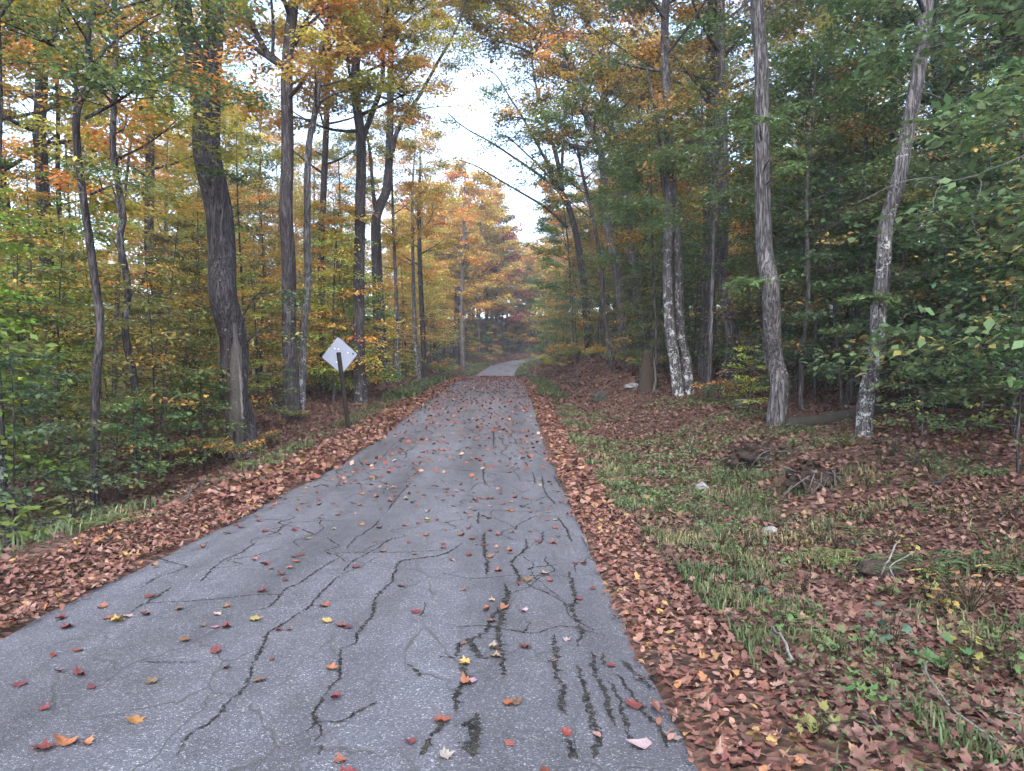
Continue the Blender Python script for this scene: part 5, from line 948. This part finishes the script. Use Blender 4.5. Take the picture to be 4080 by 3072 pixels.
for (px, py, k, s, c) in [(1640, 1190, 0, 1.0, 0), (1600, 1150, 3, .9, 0), (1560, 1100, 1, .9, 0), (1500, 1090, 0, 1, 0), (1700, 1230, 2, 1.1, 1), (1770, 1180, 3, .9, 1), (1800, 1150, 1, .8, 0), (1850, 1190, 1, 1.0, 1), (1880, 1130, 3, .8, 0), (1930, 1180, 1, 1.1, 1), (1970, 1215, 0, 1.2, 2), (2000, 1260, 1, 1.2, 1), (2060, 1290, 3, 1.0, 0), (2098, 1330, 1, 1.9, 4), (2040, 1330, 0, 1.0, 2), (1925, 1300, 2, 1.3, 1), (1745, 1345, 2, 1.0, 1), (1690, 1375, 0, 1.1, 0), (1810, 1430, 2, 1.3, 1), (1870, 1420, 0, 1.1, 0), (1930, 1410, 0, 1.5, 3), (2040, 1470, 2, 1.7, 0), (2090, 1450, 0, 1.2, 2), (1860, 1540, 2, 1.3, 1), (1910, 1500, 0, 1, 1), (1770, 1600, 2, 1.1, 2), (2150, 1420, 1, 1.1, 1), (2190, 1480, 0, 1.3, 0), (1640, 1305, 0, .9, 3), (1600, 1250, 2, .8, 1), (2170, 1250, 3, 1, 0), (2120, 1180, 1, .9, 0), (2060, 1120, 0, .8, 2), (2180, 1120, 3, .8, 2), (1560, 1040, 0, .8, 0), (1440, 1020, 1, .8, 0), (1400, 980, 3, .9, 3), (1380, 960, 0, .9, 0), (1480, 1050, 1, .9, 1), (1250, 860, 0, 1.0, 1), (1235, 845, 1, 1.2, 0), (40, 1150, 1, 1.2, 2), (75, 1165, 1, .9, 1), (20, 1180, 0, 1, 1), (600, 1000, 0, .9, 1), (640, 985, 3, .8, 1), (690, 960, 0, .8, 2), (800, 905, 0, .9, 1), (830, 870, 1, 1, 2), (780, 925, 1, .8, 1), (540, 1020, 0, .9, 0), (160, 1150, 0, .8, 2), (560, 975, 0, .7, 4), (1960, 935, 2, 1.2, 2), (2060, 965, 2, 1.2, 2), (1840, 1110, 0, .7, 2), (1690, 1090, 0, .6, 0), (1550, 930, 0, .8, 1), (1470, 945, 2, .8, 1), (1330, 915, 0, .8, 1), (1255, 830, 3, .9, 3), (1505, 1130, 3, 1.0, 0), (1560, 1190, 3, 1.0, 0), (1650, 1230, 1, 1.0, 0), (1720, 1300, 3, .9, 1), (1830, 1270, 1, .9, 0), (1780, 1240, 0, 1.0, 1)]:
    q = on_ground(px, py); plant('woodland_herb', HERB[k], q[0], q[1], s, jit(HC[c][0], .1), .3, HC[c][1] + ' low plant', 'plant', 'low plants on the verge')
for (px, py, k, s, c) in [(1690, 1135, 0, .9, 0), (1790, 1220, 1, .8, 1), (1850, 1160, 0, .9, 1), (1960, 1240, 1, .9, 0), (1560, 1140, 0, .9, 0), (1740, 1370, 0, .7, 1), (2110, 1240, 1, .9, 0), (1380, 1030, 0, .9, 3), (230, 1140, 0, 1, 1), (280, 1130, 0, .9, 1), (560, 1010, 1, .9, 1), (600, 1025, 0, .9, 2), (640, 905, 1, .9, 0), (1240, 820, 0, 1.3, 0), (500, 1045, 0, .8, 1), (960, 808, 1, 1.0, 0), (2000, 1110, 0, .8, 0)]:
    q = on_ground(px, py); plant('fern', FERN[k], q[0], q[1], s, jit(HC[c][0], .1), .2, HC[c][1] + ' fern', 'fern', 'ferns on the verge')

k = 0
while k < 75:
    t = rg.uniform(3.0, 8.5); y_ = rg.uniform(4.2, 17); x = -1.25 + t; px = CX + FPX * x / y_
    if px > 1020 or vnoise(x, y_, .8, 61) < -.12: continue
    c = int(rg.choice(5, p=[.35, .28, .17, .12, .08])); j = int(rg.integers(0, 4)); plant('woodland_herb', HERB[j], x, y_, rg.uniform(.7, 1.3), jit(HC[c][0], .15), .3, HC[c][1] + ' low plant', 'plant', 'low plants on the verge'); k += 1
for k in range(30):
    y_ = rg.uniform(7, 26); x = -1.25 - rg.uniform(2.9, 4.2); c = int(rg.choice(5, p=[.3, .3, .25, .05, .1])); plant('woodland_herb', HERB[int(rg.integers(0, 4))], x, y_, rg.uniform(.6, 1.1), jit(HC[c][0], .15), .35, HC[c][1] + ' low plant', 'plant', 'low plants on the verge')

# ---------------------------------------------------------------- thin haze volume added to lift the dark parts of the woods
hm, hnt, hout = new_mat('shadow_lift_haze'); hv = hnt.nodes.new('ShaderNodeVolumePrincipled'); hv.inputs['Color'].default_value = (.92, .94, 1.0, 1); hv.inputs['Density'].default_value = .0007; hv.inputs['Anisotropy'].default_value = .2; L(hnt, hv.outputs[0], hout.inputs['Volume'])
bm = bmesh.new(); bmesh.ops.create_cube(bm, size=1)
for v in bm.verts: v.co = (v.co.x * 2000, v.co.y * 1900 + 640, -9 + (v.co.z + .5) * 66)
me = bpy.data.meshes.new('haze'); bm.to_mesh(me); bm.free(); me.materials.append(hm); tag(link('haze', me), 'thin grey-blue haze added to lighten the dark woods', 'haze', kind='stuff')

# ---------------------------------------------------------------- labels: what each repeated thing stands beside
ORD = ['leftmost', 'second from left', 'third from left', 'fourth from left', 'fifth from left', 'sixth from left', 'seventh from left', 'eighth from left', 'ninth from left', 'tenth from left', 'eleventh from left', 'twelfth from left', 'thirteenth from left', 'fourteenth from left', 'fifteenth from left', 'sixteenth from left', 'seventeenth from left', 'eighteenth from left']
LAND.sort(); px_l = [p for p, _ in LAND]
def zone(x, y_, cat):
    p = CX + FPX * x / max(y_, .5)
    if cat == 'leaf':
        band = next(n for lim, n in ((3.4, 'nearest the viewer'), (4.2, 'in the near foreground'), (5.2, 'just past the foreground'), (6.3, 'level with the rotten log'), (7.4, 'just past the rotten log'), (8.6, 'level with the flat rock'), (9.6, 'level with the ditch rocks'), (10.8, 'short of the root mounds'), (99, 'level with the root mounds')) if y_ < lim)
        t_ = x + 1.25; band = ('on left of road, ' if t_ < -.65 else ('mid-road, ' if t_ < .65 else 'on right of road, ')) + band
        return p, band
    i = int(np.searchsorted(px_l, p))
    if i == 0: w_ = 'left of the ' + LAND[0][1]
    elif i == len(LAND): w_ = 'right of the ' + LAND[-1][1]
    else: w_ = 'between ' + LAND[i - 1][1] + ' and ' + LAND[i][1]
    dist = '' if cat in ('plant', 'fern', 'bush') else ('near ' if y_ < 22 else ('' if y_ < 45 else 'far '))
    return p, (dist, w_)
buck = {}
for (o, desc, x, y_, cat) in AUTO:
    p, w_ = zone(x, y_, cat); lab = f'{desc} {w_}' if cat == 'leaf' else f'{w_[0]}{desc} {w_[1]}'
    buck.setdefault(lab, []).append((p, o))
for lab, its in buck.items():
    its.sort(key=lambda q: q[0])
    for i, (p, o) in enumerate(its): o['label'] = lab if len(its) == 1 else lab + ', ' + ORD[min(i, len(ORD) - 1)]
